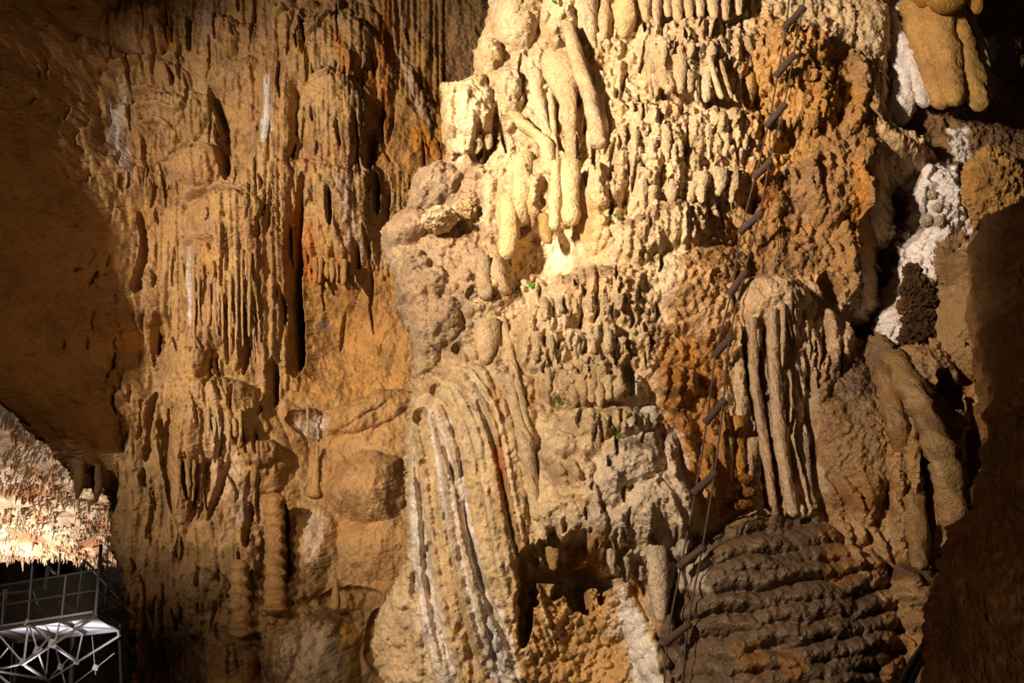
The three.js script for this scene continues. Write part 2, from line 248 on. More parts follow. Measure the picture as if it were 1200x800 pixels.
// a hanging (or standing) dripstone: rings of world radius along a line of world points
function dripGeo(P, rad, o = {}) { // P: Vector3[], rad: metres[]
  const seg = o.seg ?? 12, n = o.rings ?? 16, cv = P.length > 2 ? new THREE.CatmullRomCurve3(P, false, 'centripetal') : new THREE.LineCurve3(P[0], P[1]), sd = o.seed ?? 0, lump = o.lump ?? 0.14, pos = [], uv = [], col = [], idx = [], L = cv.getLength(), c0 = o.color ?? [0.5, 0.4, 0.25], c1 = o.color2 ?? c0;
  const rAt = (t) => { const f = t * (rad.length - 1), i = Math.min(rad.length - 2, f | 0); return rad[i] + (rad[i + 1] - rad[i]) * (f - i); };
  for (let i = 0; i <= n; i++) {
    const t0 = i / n, t = i === n ? 1 : 1 - Math.pow(1 - t0, 1.25), p = cv.getPoint(t), rl = rAt(t), dEnd = (1 - t) * L, rb = rAt(1), cap = dEnd < rb ? Math.sqrt(Math.max(0, 1 - (1 - dEnd / rb) ** 2)) : 1, r = Math.max(0.0006, rl * cap);
    for (let j = 0; j <= seg; j++) {
      const a = j / seg * Math.PI * 2, ca = Math.cos(a), sa = Math.sin(a), u = L * t / 0.06, k = 1 + lump * 0.9 * n2(u * 0.22 + sd * 3.1, sd) + lump * 0.8 * n3(ca * 2.1, sa * 2.1 - sd, u * 0.12) + lump * n3(ca * 1.2 + sd, sa * 1.2, u * 0.55) + lump * 0.55 * n3(ca * 2.6, sa * 2.6 + sd, u * 1.5);
      pos.push(p.x + ca * r * k, p.y + (i === n ? -0.002 : 0), p.z + sa * r * k * (o.flat ?? 1)); uv.push(a * rl + p.x, p.y);
      const m = clamp(0.5 + 0.8 * n3(ca + sd, sa, u * 0.4)); col.push(c0[0] + (c1[0] - c0[0]) * m, c0[1] + (c1[1] - c0[1]) * m, c0[2] + (c1[2] - c0[2]) * m);
    }
  }
  const w = seg + 1; for (let i = 0; i < n; i++) for (let j = 0; j < seg; j++) { const a = i * w + j; idx.push(a, a + 1, a + w, a + 1, a + w + 1, a + w); }
  const g = new THREE.BufferGeometry(); g.setAttribute('position', new THREE.Float32BufferAttribute(pos, 3)); g.setAttribute('uv', new THREE.Float32BufferAttribute(uv, 2)); g.setAttribute('color', new THREE.Float32BufferAttribute(col, 3)); g.setIndex(idx); g.computeVertexNormals();
  const nn = g.attributes.normal; for (let i = 0; i <= n; i++) { const a = i * w, b = a + seg, x = nn.getX(a) + nn.getX(b), y = nn.getY(a) + nn.getY(b), z = nn.getZ(a) + nn.getZ(b), l = Math.hypot(x, y, z) || 1; nn.setXYZ(a, x / l, y / l, z / l); nn.setXYZ(b, x / l, y / l, z / l); }
  return g;
}
// place a dripstone by photo pixels [px, py, halfwidth px]; depth comes from the rock it hangs from (or stands on: anchor = last point)
function dripMesh(sheet, name, pts, o = {}) {
  const a = pts[o.anchor ?? 0], s = sheet.loc(a[0], a[1]), m = sheet.mpp(a[0], a[1]), z = s.z + a[2] * m * (o.out ?? 0.35) + (o.push ?? 0);
  const P = pts.map(([x, y, q], i) => { const zi = z + (o.dz ?? 0) * i / (pts.length - 1); if (o.free) return at(x, y, zi); const f = sheet.loc(x, y).z; return at(x, y, f > zi + 0.5 ? zi : Math.max(zi, f + q * m * 0.3)); }), rad = pts.map((p) => p[2] * m), c = o.color ? lin(o.color) : sheet.colourAt(s.x, s.y);
  const base = P[0].clone(), g = dripGeo(P.map((p) => p.clone().sub(base)), rad, { seed: pts[0][0] * 0.31 + pts[0][1] * 0.17, color: c, color2: (() => { const f = rr(0.82, 1.12); return c.map((v) => v * f); })(), ...o.geo });
  const mesh = shade(new THREE.Mesh(g, o.mat ?? M.rock)); mesh.name = name; mesh.position.copy(base);
  return mesh;
}
function partOf(root, mesh) { mesh.position.sub(root.position); root.add(mesh); return mesh; }

// ================================================================== the lit flowstone mass on the right (about 9 m away)
const B = new Sheet(-9, [395, -70, 1240, 900], 0.0088);
{
  const rows = {
    [-90]: [[420, -1.2], [540, -0.2], [640, 0.1], [740, 0.15], [840, 0.1], [940, -0.1], [1040, 0.0], [1130, 0.3], [1230, 0.3]],
    [20]: [[420, -1.2], [520, -0.5], [600, 0.05], [700, 0.2], [800, 0.15], [900, 0.0], [980, 0.05], [1050, 0.0], [1110, -0.1], [1230, -0.1]],
    [150]: [[400, -1.2], [520, -0.1], [600, 0.1], [700, 0.12], [800, 0.15], [880, 0.05], [960, 0.05], [1030, 0.05], [1120, -0.1], [1230, -0.2]],
    [300]: [[400, -0.8], [470, -0.1], [540, 0.1], [640, 0.05], [720, 0.3], [800, 0.32], [860, 0.12], [930, 0.1], [1000, 0.05], [1060, 0.1], [1130, 0.15], [1230, 0.1]],
    [450]: [[400, -0.6], [490, 0.05], [560, 0.3], [640, 0.38], [720, 0.45], [800, 0.42], [860, 0.3], [930, 0.28], [1000, 0.2], [1060, 0.35], [1130, 0.3], [1230, 0.2]],
    [600]: [[400, -0.5], [490, 0.1], [560, 0.4], [640, 0.5], [740, 0.6], [820, 0.52], [880, 0.3], [950, 0.2], [1020, 0.4], [1090, 0.45], [1160, 0.4], [1230, 0.4]],
    [740]: [[400, -0.4], [470, 0.1], [550, 0.4], [630, 0.35], [700, 0.15], [770, 0.35], [850, 0.5], [950, 0.55], [1040, 0.5], [1110, 0.5], [1230, 0.5]],
    [880]: [[400, -0.2], [500, 0.2], [600, 0.4], [700, 0.3], [850, 0.8], [960, 0.9], [1060, 0.7], [1230, 0.6]],
  };
  B.coarse(Object.entries(rows).flatMap(([y, r]) => r.map(([x, h]) => [x, +y, h])));
}
// --- the main masses
for (const d of [
  [548, 132, 33, 48, 56, 0.30, 0.4], [570, 68, 19, 20, 30, 0.2, 0.45], [606, 22, 30, 34, 40, 0.22, 0.45], [655, 15, 24, 30, 45, 0.18, 0.45], [590, 105, 24, 30, 55, 0.15],
  [815, 78, 66, 56, 44, 0.16, 0.45], [905, 60, 60, 45, 60, 0.16, 0.5], [770, 185, 60, 50, 66, 0.18, 0.4], [860, 185, 70, 55, 60, 0.16, 0.4],
  [700, 230, 28, 40, 66, 0.16, 0.45], [645, 235, 40, 60, 34, 0.16, 0.35],
  [800, 262, 62, 30, 60, 0.16, 0.5], [742, 285, 42, 30, 66, 0.16, 0.45], [690, 352, 62, 42, 66, 0.17, 0.6], [735, 360, 60, 40, 80, 0.12], [640, 385, 40, 32, 60, 0.14],
  [822, 335, 72, 64, 74, 0.20, 0.55], [905, 365, 52, 46, 70, 0.28, 0.5], [960, 400, 45, 40, 90, 0.16, 0.55], [965, 205, 44, 74, 60, 0.2, 0.5], [1000, 195, 38, 70, 70, 0.16],
  [476, 268, 32, 24, 24, 0.22, 0.5], [505, 215, 36, 28, 36, 0.16, 0.5], [480, 315, 24, 20, 28, 0.14], [497, 335, 34, 20, 24, 0.18, 0.5], [505, 375, 40, 28, 40, 0.2], [560, 330, 45, 40, 60, 0.1], [490, 405, 30, 25, 40, 0.14],
  [735, 588, 98, 84, 84, 0.26, 0.6], [705, 510, 70, 36, 60, 0.22, 0.45], [655, 560, 30, 60, 80, 0.12], [690, 450, 60, 30, 40, 0.12], [800, 560, 40, 60, 100, 0.12],
  [905, 690, 140, 90, 190, 0.42, 0.55], [1066, 706, 36, 46, 120, 0.34, 0.5], [990, 500, 52, 90, 120, 0.24, 0.5], [1075, 470, 56, 110, 150, 0.22, 0.5],
  [1130, 370, 36, 90, 90, 0.35, 0.5], 
  [570, 480, 60, 60, 300, 0.1],
]) B.dome(...d);
B.commit(); B.snap();
for (const c of [[812, 24, 66, 86, 0.08, 12, 6], [700, 308, 56, 44, 0.1, 11, 5], [722, 336, 30, 34, 0.08, 6, 4.5], [640, 360, 30, 46, 0.12, 7, 4.5], [690, 386, 50, 60, 0.1, 8, 6], [790, 236, 40, 44, 0.1, 7, 5], [745, 252, 36, 50, 0.1, 7, 5], [700, 476, 66, 44, 0.14, 4, 4], [742, 502, 52, 60, 0.11, 0, 6], [672, 504, 36, 50, 0.12, 0, 6], [792, 428, 26, 40, 0.12, 5, 5], [905, 320, 50, 50, 0.16, 0, 5], [760, 118, 40, 50, 0.1, 6, 6], [840, 124, 50, 60, 0.1, 8, 6], [930, 34, 46, 60, 0.12, 8, 5], [945, 90, 40, 60, 0.12, 7, 5], [640, 590, 22, 60, 0.08, 0, 6]]) B.canopy(...c);
B.commit(); B.snap();
// --- hollows
for (const d of [
  [640, 303, 38, 40, 40, -0.16, 0.35], [672, 672, 46, 30, 32, -0.95, 0.4, 0, 0.5], [712, 664, 28, 18, 36, -0.7, 0.4, 0, 0.5], [618, 696, 13, 50, 60, -0.5, 0.4, -8, 0.45], [650, 650, 18, 20, 24, -0.6, 0.4, 20, 0.4], [975, 338, 14, 24, 20, -0.35, 0.4, 20],
  [1116, 456, 20, 26, 26, -0.35, 0.4, 30], [1090, 560, 13, 52, 90, -0.45, 0.35, -6], [1064, 590, 6, 20, 40, -0.25, 0.4], [1008, 372, 22, 20, 26, -0.4, 0.4],
  [492, 487, 9, 10, 9, -0.14, 0.4], [511, 456, 7, 8, 7, -0.1, 0.4], [536, 409, 7, 6, 6, -0.1, 0.4], [496, 545, 5, 4, 4, -0.08], [486, 690, 6, 20, 14, -0.12], [503, 640, 5, 4, 6, -0.1], [538, 738, 5, 8, 9, -0.1],
  [736, 435, 8, 12, 34, -0.16, 0.4], [760, 470, 14, 30, 30, -0.06], [560, 345, 14, 12, 10, -0.1, 0.4],
]) B.dome(...d);
for (const d of [[736, 536, 46, 26, 40, 0.1, 0.7], [700, 575, 40, 34, 50, 0.14, 0.55], [760, 605, 38, 40, 56, 0.16, 0.5], [725, 620, 34, 30, 44, 0.14, 0.5], [790, 590, 30, 50, 70, 0.14, 0.5], [670, 560, 26, 30, 60, 0.1, 0.6], [690, 520, 20, 16, 20, 0.08, 0.6], [655, 522, 24, 18, 24, 0.12, 0.5], [668, 556, 24, 18, 34, 0.12, 0.5], [646, 588, 18, 18, 34, 0.1, 0.5], [694, 502, 24, 14, 18, 0.1, 0.5], [672, 600, 20, 20, 34, 0.1, 0.5]]) B.dome(...d);
// slots between the long curtains
B.line([[893, 372], [892, 440], [903, 520], [914, 605]], 8, -0.7, 0.35, 0.08); B.line([[874, 385], [880, 450], [892, 520], [900, 600]], 4, -0.45, 0.35, 0.1); B.line([[948, 440], [950, 500], [952, 590]], 5, -0.16, 0.4); B.line([[924, 370], [924, 440], [922, 500]], 3, -0.1); B.line([[582, 120], [578, 165], [566, 190]], 4, -0.12, 0.4); B.line([[561, 140], [562, 185]], 4, -0.12, 0.4); B.line([[540, 160], [532, 186]], 3, -0.1, 0.4);
B.commit(); B.snap();
// --- long folds and curtains
const fold = (pts, w, hf = 0.9) => B.line(pts, w, w * B.mpp(...pts[1]) * hf * 1.35, 0.5, 0.18);
for (const f of [
  [[[506, 432], [538, 442], [560, 480], [572, 530], [580, 600], [596, 690], [625, 790]], 9], [[[498, 452], [524, 462], [545, 505], [557, 570], [572, 650], [598, 735], [620, 800]], 9], [[[520, 432], [548, 436], [568, 470], [578, 508]], 6], [[[540, 424], [565, 436], [580, 480], [588, 512]], 6],
  [[[487, 505], [508, 520], [524, 565], [536, 640], [554, 720], [585, 810]], 8], [[[484, 525], [498, 560], [510, 630], [525, 715], [548, 810]], 8], [[[480, 560], [488, 620], [497, 690], [512, 760], [522, 810]], 8], [[[477, 600], [480, 660], [486, 720], [494, 800]], 6],
  [[[548, 640], [562, 700], [584, 760], [606, 810]], 6], [[[560, 480], [580, 540], [592, 620], [606, 680], [640, 770]], 8], [[[590, 470], [604, 540], [614, 610], [622, 680]], 8], [[[612, 520], [624, 590], [636, 650]], 7],
  [[[908, 362], [908, 440], [916, 520], [928, 606]], 8, 1.1], [[[884, 372], [884, 440], [896, 520], [906, 604]], 6, 1.1], [[[862, 372], [868, 440], [872, 500]], 7], [[[930, 372], [932, 450], [938, 520], [950, 590]], 9, 1.1], [[[946, 366], [954, 420], [952, 470]], 8], [[[966, 362], [976, 410], [960, 470]], 9], [[[985, 375], [992, 410], [980, 440]], 7],
  [[[1060, 440], [1080, 480], [1104, 530], [1116, 600], [1122, 660]], 15, 0.9], [[[1048, 430], [1058, 490], [1070, 540], [1076, 600], [1080, 662]], 11, 0.9], [[[1034, 430], [1044, 500], [1050, 570], [1058, 640]], 9], [[[1010, 600], [1030, 640], [1056, 672]], 8], [[[985, 560], [1008, 620], [1030, 670]], 8], [[[965, 560], [985, 620], [1005, 670]], 7], [[[1120, 400], [1140, 440], [1150, 480]], 7],
  [[[1000, 60], [1010, 110], [990, 160]], 12], [[[1020, 100], [1030, 150], [1075, 175]], 10], [[[1012, 200], [1024, 230], [1010, 280], [1020, 330]], 9], [[[990, 250], [1000, 300], [1010, 350]], 8], [[[945, 180], [955, 220], [960, 260]], 9], [[[925, 190], [920, 230], [900, 260]], 8],
  [[[650, 540], [662, 580], [684, 620], [706, 655]], 9], [[[668, 540], [684, 590], [700, 630]], 8], [[[770, 560], [790, 600], [800, 650]], 8], [[[785, 545], [808, 590], [830, 640]], 8], [[[800, 520], [830, 560], [850, 620]], 7], [[[690, 560], [700, 600], [720, 640]], 7],
  [[[705, 690], [730, 710], [752, 750], [780, 815]], 16, 1.0], [[[712, 700], [714, 725], [722, 742]], 14, 1.0], [[[755, 690], [775, 720], [790, 760]], 9],
]) fold(...f);
{ // the family of ribs in the sweeping curtain
  const Lc = [[479, 520], [482, 580], [486, 650], [496, 720], [515, 810]], Rc = [[552, 428], [585, 480], [604, 560], [622, 650], [655, 760]];
  const r = rng(515); let t = 0, k = 0;
  while (t <= 1) { const w = rr(2.6, 8, r), j = rr(-0.03, 0.03, r), p = Lc.map((q, i) => [q[0] + (Rc[i][0] - q[0]) * (t + j * i * 0.4) + rr(-2, 2, r), q[1] + (Rc[i][1] - q[1]) * t]); B.line(p, w, w * rr(0.011, 0.019, r), 0.55, 0.15, 0.25); B.ribs = (B.ribs || []); B.ribs.push([p, w, t]); t += w * rr(0.009, 0.02, r); k++; }
  B.line([[512, 505], [534, 560], [548, 630], [572, 700], [600, 770]], 5, -0.09, 0.6, 0.15); B.line([[560, 470], [584, 540], [600, 620], [622, 700]], 4, -0.08, 0.6, 0.15); B.line([[486, 540], [494, 600], [500, 680], [520, 780]], 4, -0.08, 0.6);
}
B.commit();
B.gain = 1.5;
B.flutes();
// --- rounded shelves, beaded columns, relief drips
const dr = (list) => list.forEach((d) => B.drip(...d));
dr([ // top rows
  [800, 30, 800, 108, 15, 13, 1], [776, 40, 774, 112, 11, 10], [825, 40, 824, 118, 12, 10], [848, 50, 848, 116, 10, 10], [868, 60, 870, 120, 10, 8], [888, 50, 890, 118, 11, 9],
  [720, 92, 724, 205, 12, 12, 0.9, 0.22], [740, 125, 744, 250, 11, 11, 0.9, 0.25], [764, 135, 768, 245, 12, 11, 0.9, 0.25], [788, 130, 792, 240, 11, 11, 0.9, 0.25], [812, 130, 816, 236, 11, 10, 0.9, 0.25], [834, 132, 838, 232, 11, 8, 0.9, 0.25], [856, 130, 860, 226, 11, 9, 0.9, 0.25], [878, 128, 882, 200, 11, 10, 0.9, 0.25], [900, 120, 904, 180, 11, 10, 0.9, 0.25], [755, 20, 760, 60, 8, 7], [925, 40, 922, 120, 12, 10, 0.8, 0.25], [945, 50, 940, 140, 12, 10, 0.8, 0.25], [965, 40, 960, 130, 12, 10, 0.8, 0.25], [905, 30, 902, 110, 12, 10, 0.8, 0.25],
  [528, 95, 526, 180, 10, 9, 0.9, 0.3], [544, 100, 543, 182, 10, 9, 0.9, 0.3], [556, 110, 555, 175, 8, 8], [572, 120, 571, 180, 9, 8, 0.9, 0.3],
  [625, 200, 622, 262, 12, 10], [590, 190, 592, 330, 12, 11, 0.8], [575, 180, 574, 345, 11, 12, 0.7], [608, 180, 610, 262, 11, 11], [700, 190, 702, 250, 14, 12], [700, 250, 698, 300, 15, 14], [722, 195, 724, 235, 12, 11],
]);
dr([ // middle fringes
  [652, 412, 650, 470, 9, 8], [668, 418, 668, 474, 8, 8], [686, 405, 686, 478, 9, 8], [705, 410, 706, 476, 10, 9], [723, 412, 724, 472, 9, 8], [640, 400, 636, 465, 8, 6],
  [745, 480, 744, 505, 7, 6], [756, 476, 757, 504, 7, 6], [733, 480, 732, 510, 6, 5], [750, 445, 750, 476, 10, 9], [762, 480, 764, 500, 5, 5],
  [848, 480, 850, 590, 8, 9, 1, 0.3], [864, 488, 866, 600, 8, 9, 1, 0.3], [880, 490, 884, 610, 8, 10, 1, 0.3], [834, 470, 838, 560, 8, 8], [820, 520, 830, 600, 10, 9], [800, 480, 812, 570, 11, 9], [784, 500, 790, 560, 10, 8],
  [735, 640, 738, 690, 11, 9], [770, 640, 774, 722, 13, 9], [752, 640, 755, 690, 11, 9], [790, 630, 794, 700, 9, 8], [720, 600, 722, 650, 9, 8], [757, 590, 760, 636, 8, 7], [700, 590, 704, 640, 9, 8], [800, 600, 806, 660, 8, 8],
  [960, 410, 960, 450, 9, 8], [978, 410, 978, 436, 9, 8], [944, 400, 944, 440, 8, 7],
  [628, 340, 627, 370, 8, 7], [642, 345, 641, 378, 7, 7], [657, 338, 657, 370, 8, 7], [672, 340, 673, 376, 8, 8], [690, 345, 690, 375, 8, 7], [707, 340, 708, 372, 8, 7], [722, 338, 724, 366, 8, 7], [650, 385, 648, 412, 9, 8], [672, 384, 672, 412, 9, 8], [694, 380, 696, 410, 9, 8], [714, 378, 716, 408, 9, 8], [616, 385, 612, 430, 8, 7],
]);
// terraces of the brown mound: stacked lips with short drips
B.commit();
{
  const r = rng(5); B.snap();
  for (let y = 612, q = 0; y < 860; y += 23, q++) {
    const f = (y - 600) / 200, x0 = 900 - 124 * Math.min(1, Math.pow(f, 0.55)), x1 = 935 + 118 * Math.min(1, Math.pow(f, 0.8));
    for (let x = x0 - rr(0, 20, r); x < x1;) {
      const L = rr(50, 105, r), dy = rr(-6, 6, r), yy = (u) => y + dy + (905 - u) * 0.14 + 5 * Math.sin((u - x) / L * 3.14) * -1;
      B.line([[x - 8, yy(x - 8) + 5], [x + L * 0.3, yy(x + L * 0.3)], [x + L * 0.7, yy(x + L * 0.7)], [x + L + 8, yy(x + L + 8) + 5]], rr(11, 14, r), rr(0.06, 0.085, r), 0.7, 0.12, 0.2);
      for (let u = x; u < x + L; u += rr(9, 15, r)) { const w = rr(4.5, 7.5, r); B.drip(u, yy(u) - 4, u + rr(-1, 1, r), yy(u) + rr(11, 21, r), w, w * 0.8, 0.62, 0.15, 0.1); }
      x += L;
    }
  }
}
B.commit();
// --- knobs (cave popcorn), fine drips, pits
const P_top = [[600, 0], [1000, 0], [1000, 120], [900, 200], [860, 250], [760, 250], [700, 260], [690, 120], [600, 60]], P_gold = [[880, 20], [1000, 30], [985, 130], [930, 190], [890, 190], [870, 120]], P_mid = [[540, 280], [640, 330], [760, 240], [860, 250], [850, 420], [770, 520], [700, 480], [620, 480], [560, 420], [500, 420], [450, 290]];
B.drips(P_top, 520, 3, 6, 9, 26, 0.9, 41); B.knobs(P_gold, 420, 2.5, 6, 0.8, 42); B.knobs([[700, 90], [880, 30], [880, 240], [700, 260]], 520, 2.5, 5.5, 0.5, 43);
B.knobs(P_mid, 900, 2, 5.5, 0.5, 44); B.drips([[620, 330], [780, 320], [760, 470], [620, 470]], 150, 3, 6, 8, 18, 0.8, 45); B.knobs([[450, 200], [560, 190], [560, 420], [480, 440], [450, 320]], 160, 4, 11, 0.5, 46);
B.knobs([[600, 690], [720, 690], [740, 800], [600, 800]], 420, 2, 6, 0.9, 47); B.knobs([[640, 520], [830, 520], [820, 660], [660, 660]], 160, 3, 8, 0.22, 48); B.knobs([[770, 400], [860, 400], [850, 500], [780, 500]], 150, 3, 9, 0.45, 49);
B.knobs([[1030, 690], [1095, 690], [1085, 800], [1035, 800]], 200, 3, 6.5, 0.55, 51);
B.knobs([[950, 430], [1050, 430], [1060, 640], [960, 640]], 300, 1.8, 4, 0.5, 53); B.knobs([[960, 60], [1030, 60], [1030, 350], [960, 330]], 300, 2, 6, 0.5, 55);
B.knobs([[1100, 400], [1165, 400], [1160, 560], [1120, 560]], 200, 2, 4.5, 0.55, 57); B.knobs([[480, 480], [650, 480], [640, 800], [480, 800]], 260, 1.2, 2.6, 0.5, 58); B.knobs([[870, 180], [960, 180], [950, 330], [870, 320]], 150, 3, 7, 0.6, 60); B.knobs([[430, 660], [490, 640], [500, 800], [430, 800]], 120, 4, 9, 0.5, 61);
B.pits([[560, 0], [1000, 0], [900, 420], [560, 430]], 500, 2, 5, 1.0, 71); B.pits([[480, 440], [640, 440], [640, 800], [480, 800]], 420, 1.0, 2.2, 0.8, 72); B.pits([[640, 420], [860, 420], [860, 660], [640, 660]], 130, 2, 4.5, 0.6, 73); B.pits([[950, 180], [1160, 180], [1160, 680], [950, 680]], 300, 1.2, 3, 0.8, 74);
B.commit();
B.cracks([[560, 60], [900, 0], [900, 240], [720, 260], [600, 200]], 90, 10, 40, 2, 0.09, 411); B.cracks([[620, 330], [780, 300], [760, 480], [640, 640], [820, 650], [640, 470]], 70, 8, 26, 2, 0.08, 412); B.cracks([[860, 340], [1000, 380], [950, 600], [880, 600]], 24, 20, 60, 2, 0.08, 413);
B.commit();
B.rough((x, y) => 0.05 * fbm(x * 3.1, y * 2.6, 2) + 0.03 * fbm(x * 11, y * 9, 3) + 0.004 * n2(x * 55, y * 48));
B.snapSoft(5);
// the left outline of the mass, where it turns away towards the chasm
B.trim([[560, -120], [574, 0], [556, 52], [557, 88], [516, 92], [517, 130], [522, 180], [488, 196], [474, 238], [444, 262], [446, 286], [462, 320], [458, 345], [474, 380], [484, 415], [478, 470], [471, 510], [474, 580], [476, 640], [462, 680], [440, 720], [432, 760], [446, 800], [440, 960], [1400, 960], [1400, 250], [1162, 264], [1142, 276], [1116, 296], [1108, 330], [1102, 366], [1092, 400], [1054, 402], [1036, 388], [1012, 396], [1004, 372], [1000, 352], [1016, 334], [1012, 300], [1006, 262], [1016, 248], [1034, 246], [1036, 212], [1022, 196], [1040, 182], [1084, 176], [1092, 166], [1078, 150], [1050, 142], [1038, 110], [1040, 60], [1046, 20], [1044, -120]], 0.12, 5, 0.02, 0.45, 0);
// --- colour: buff calcite, iron stains, white crusts, brown clay
B.paintAll((x, y) => { const a = clamp(0.5 + 0.9 * fbm(x * 2.2, y * 1.8, 3)), b = clamp(0.5 + fbm(x * 7 + 9, y * 5, 3)); const c0 = lin(0xd4ba92), c1 = lin(0xc29f70), c2 = lin(0xbfa68c); return [0, 1, 2].map((i) => c0[i] + (c1[i] - c0[i]) * a * 0.8 + (c2[i] - c0[i]) * b * 0.35); });
const ST = [
  [[[900, 20], [1000, 60], [1040, 200], [1000, 350], [900, 330], [860, 420], [840, 600], [900, 610], [860, 640], [800, 560], [775, 450], [790, 340], [870, 230]], 0xb0814a, 0.7, 16, 9], [[[770, 400], [850, 390], [850, 520], [900, 600], [850, 610], [780, 520]], 0xa0692c, 0.75, 12, 10],
  [[[960, 50], [1035, 60], [1030, 200], [1010, 360], [950, 320], [890, 330], [860, 260], [940, 180]], 0x8c6438, 0.7, 14, 8], [[[780, 640], [840, 620], [950, 600], [1010, 670], [1062, 760], [1070, 870], [770, 870], [772, 740]], 0x594534, 0.92, 10, 8], [[[950, 460], [1000, 400], [1050, 370], [1060, 420], [1040, 480], [1050, 600], [980, 600], [950, 540]], 0x77532f, 0.8, 12, 8],
  [[[1040, 300], [1165, 270], [1170, 560], [1130, 680], [960, 680], [960, 580], [1040, 560]], 0x8f6435, 0.65, 14, 8], [[[860, 330], [950, 330], [1000, 380], [1000, 450], [950, 470], [955, 600], [900, 610], [870, 480]], 0xb49474, 0.6, 14, 9], [[[1130, 170], [1200, 170], [1200, 280], [1130, 280]], 0xa57a42, 0.8, 10, 9],
  [[[705, 690], [730, 682], [760, 740], [800, 870], [765, 870], [745, 810], [735, 745], [705, 745]], 0xddd2c6, 0.95, 5, 9], [[[525, 480], [540, 540], [556, 640], [590, 740], [600, 800], [560, 760], [530, 640], [505, 540]], 0xdccbbb, 0.75, 8, 12], [[[476, 530], [500, 540], [510, 640], [545, 800], [500, 800], [480, 660]], 0xcdb7a2, 0.6, 8, 12], [[[690, 540], [790, 500], [820, 600], [830, 690], [760, 690], [680, 630]], 0xc0ac97, 0.7, 14, 9], [[[738, 430], [768, 470], [762, 510], [735, 512]], 0xd8cab8, 0.75, 6, 12],
  [[[440, 180], [560, 180], [570, 300], [540, 420], [480, 420], [440, 300]], 0x9c8064, 0.75, 14, 8], [[[600, 660], [720, 690], [745, 870], [600, 870]], 0xbf9050, 0.7, 10, 10], [[[1020, 650], [1098, 650], [1100, 870], [1030, 870]], 0x8a6237, 0.8, 8, 10],
  [[[880, 20], [900, 10], [1000, 100], [940, 190], [890, 200]], 0xb8863f, 0.5, 14, 9],
];
for (const [p, c, a, f, sc] of ST) B.stainPoly(p, c, a, f, sc, 1.6);
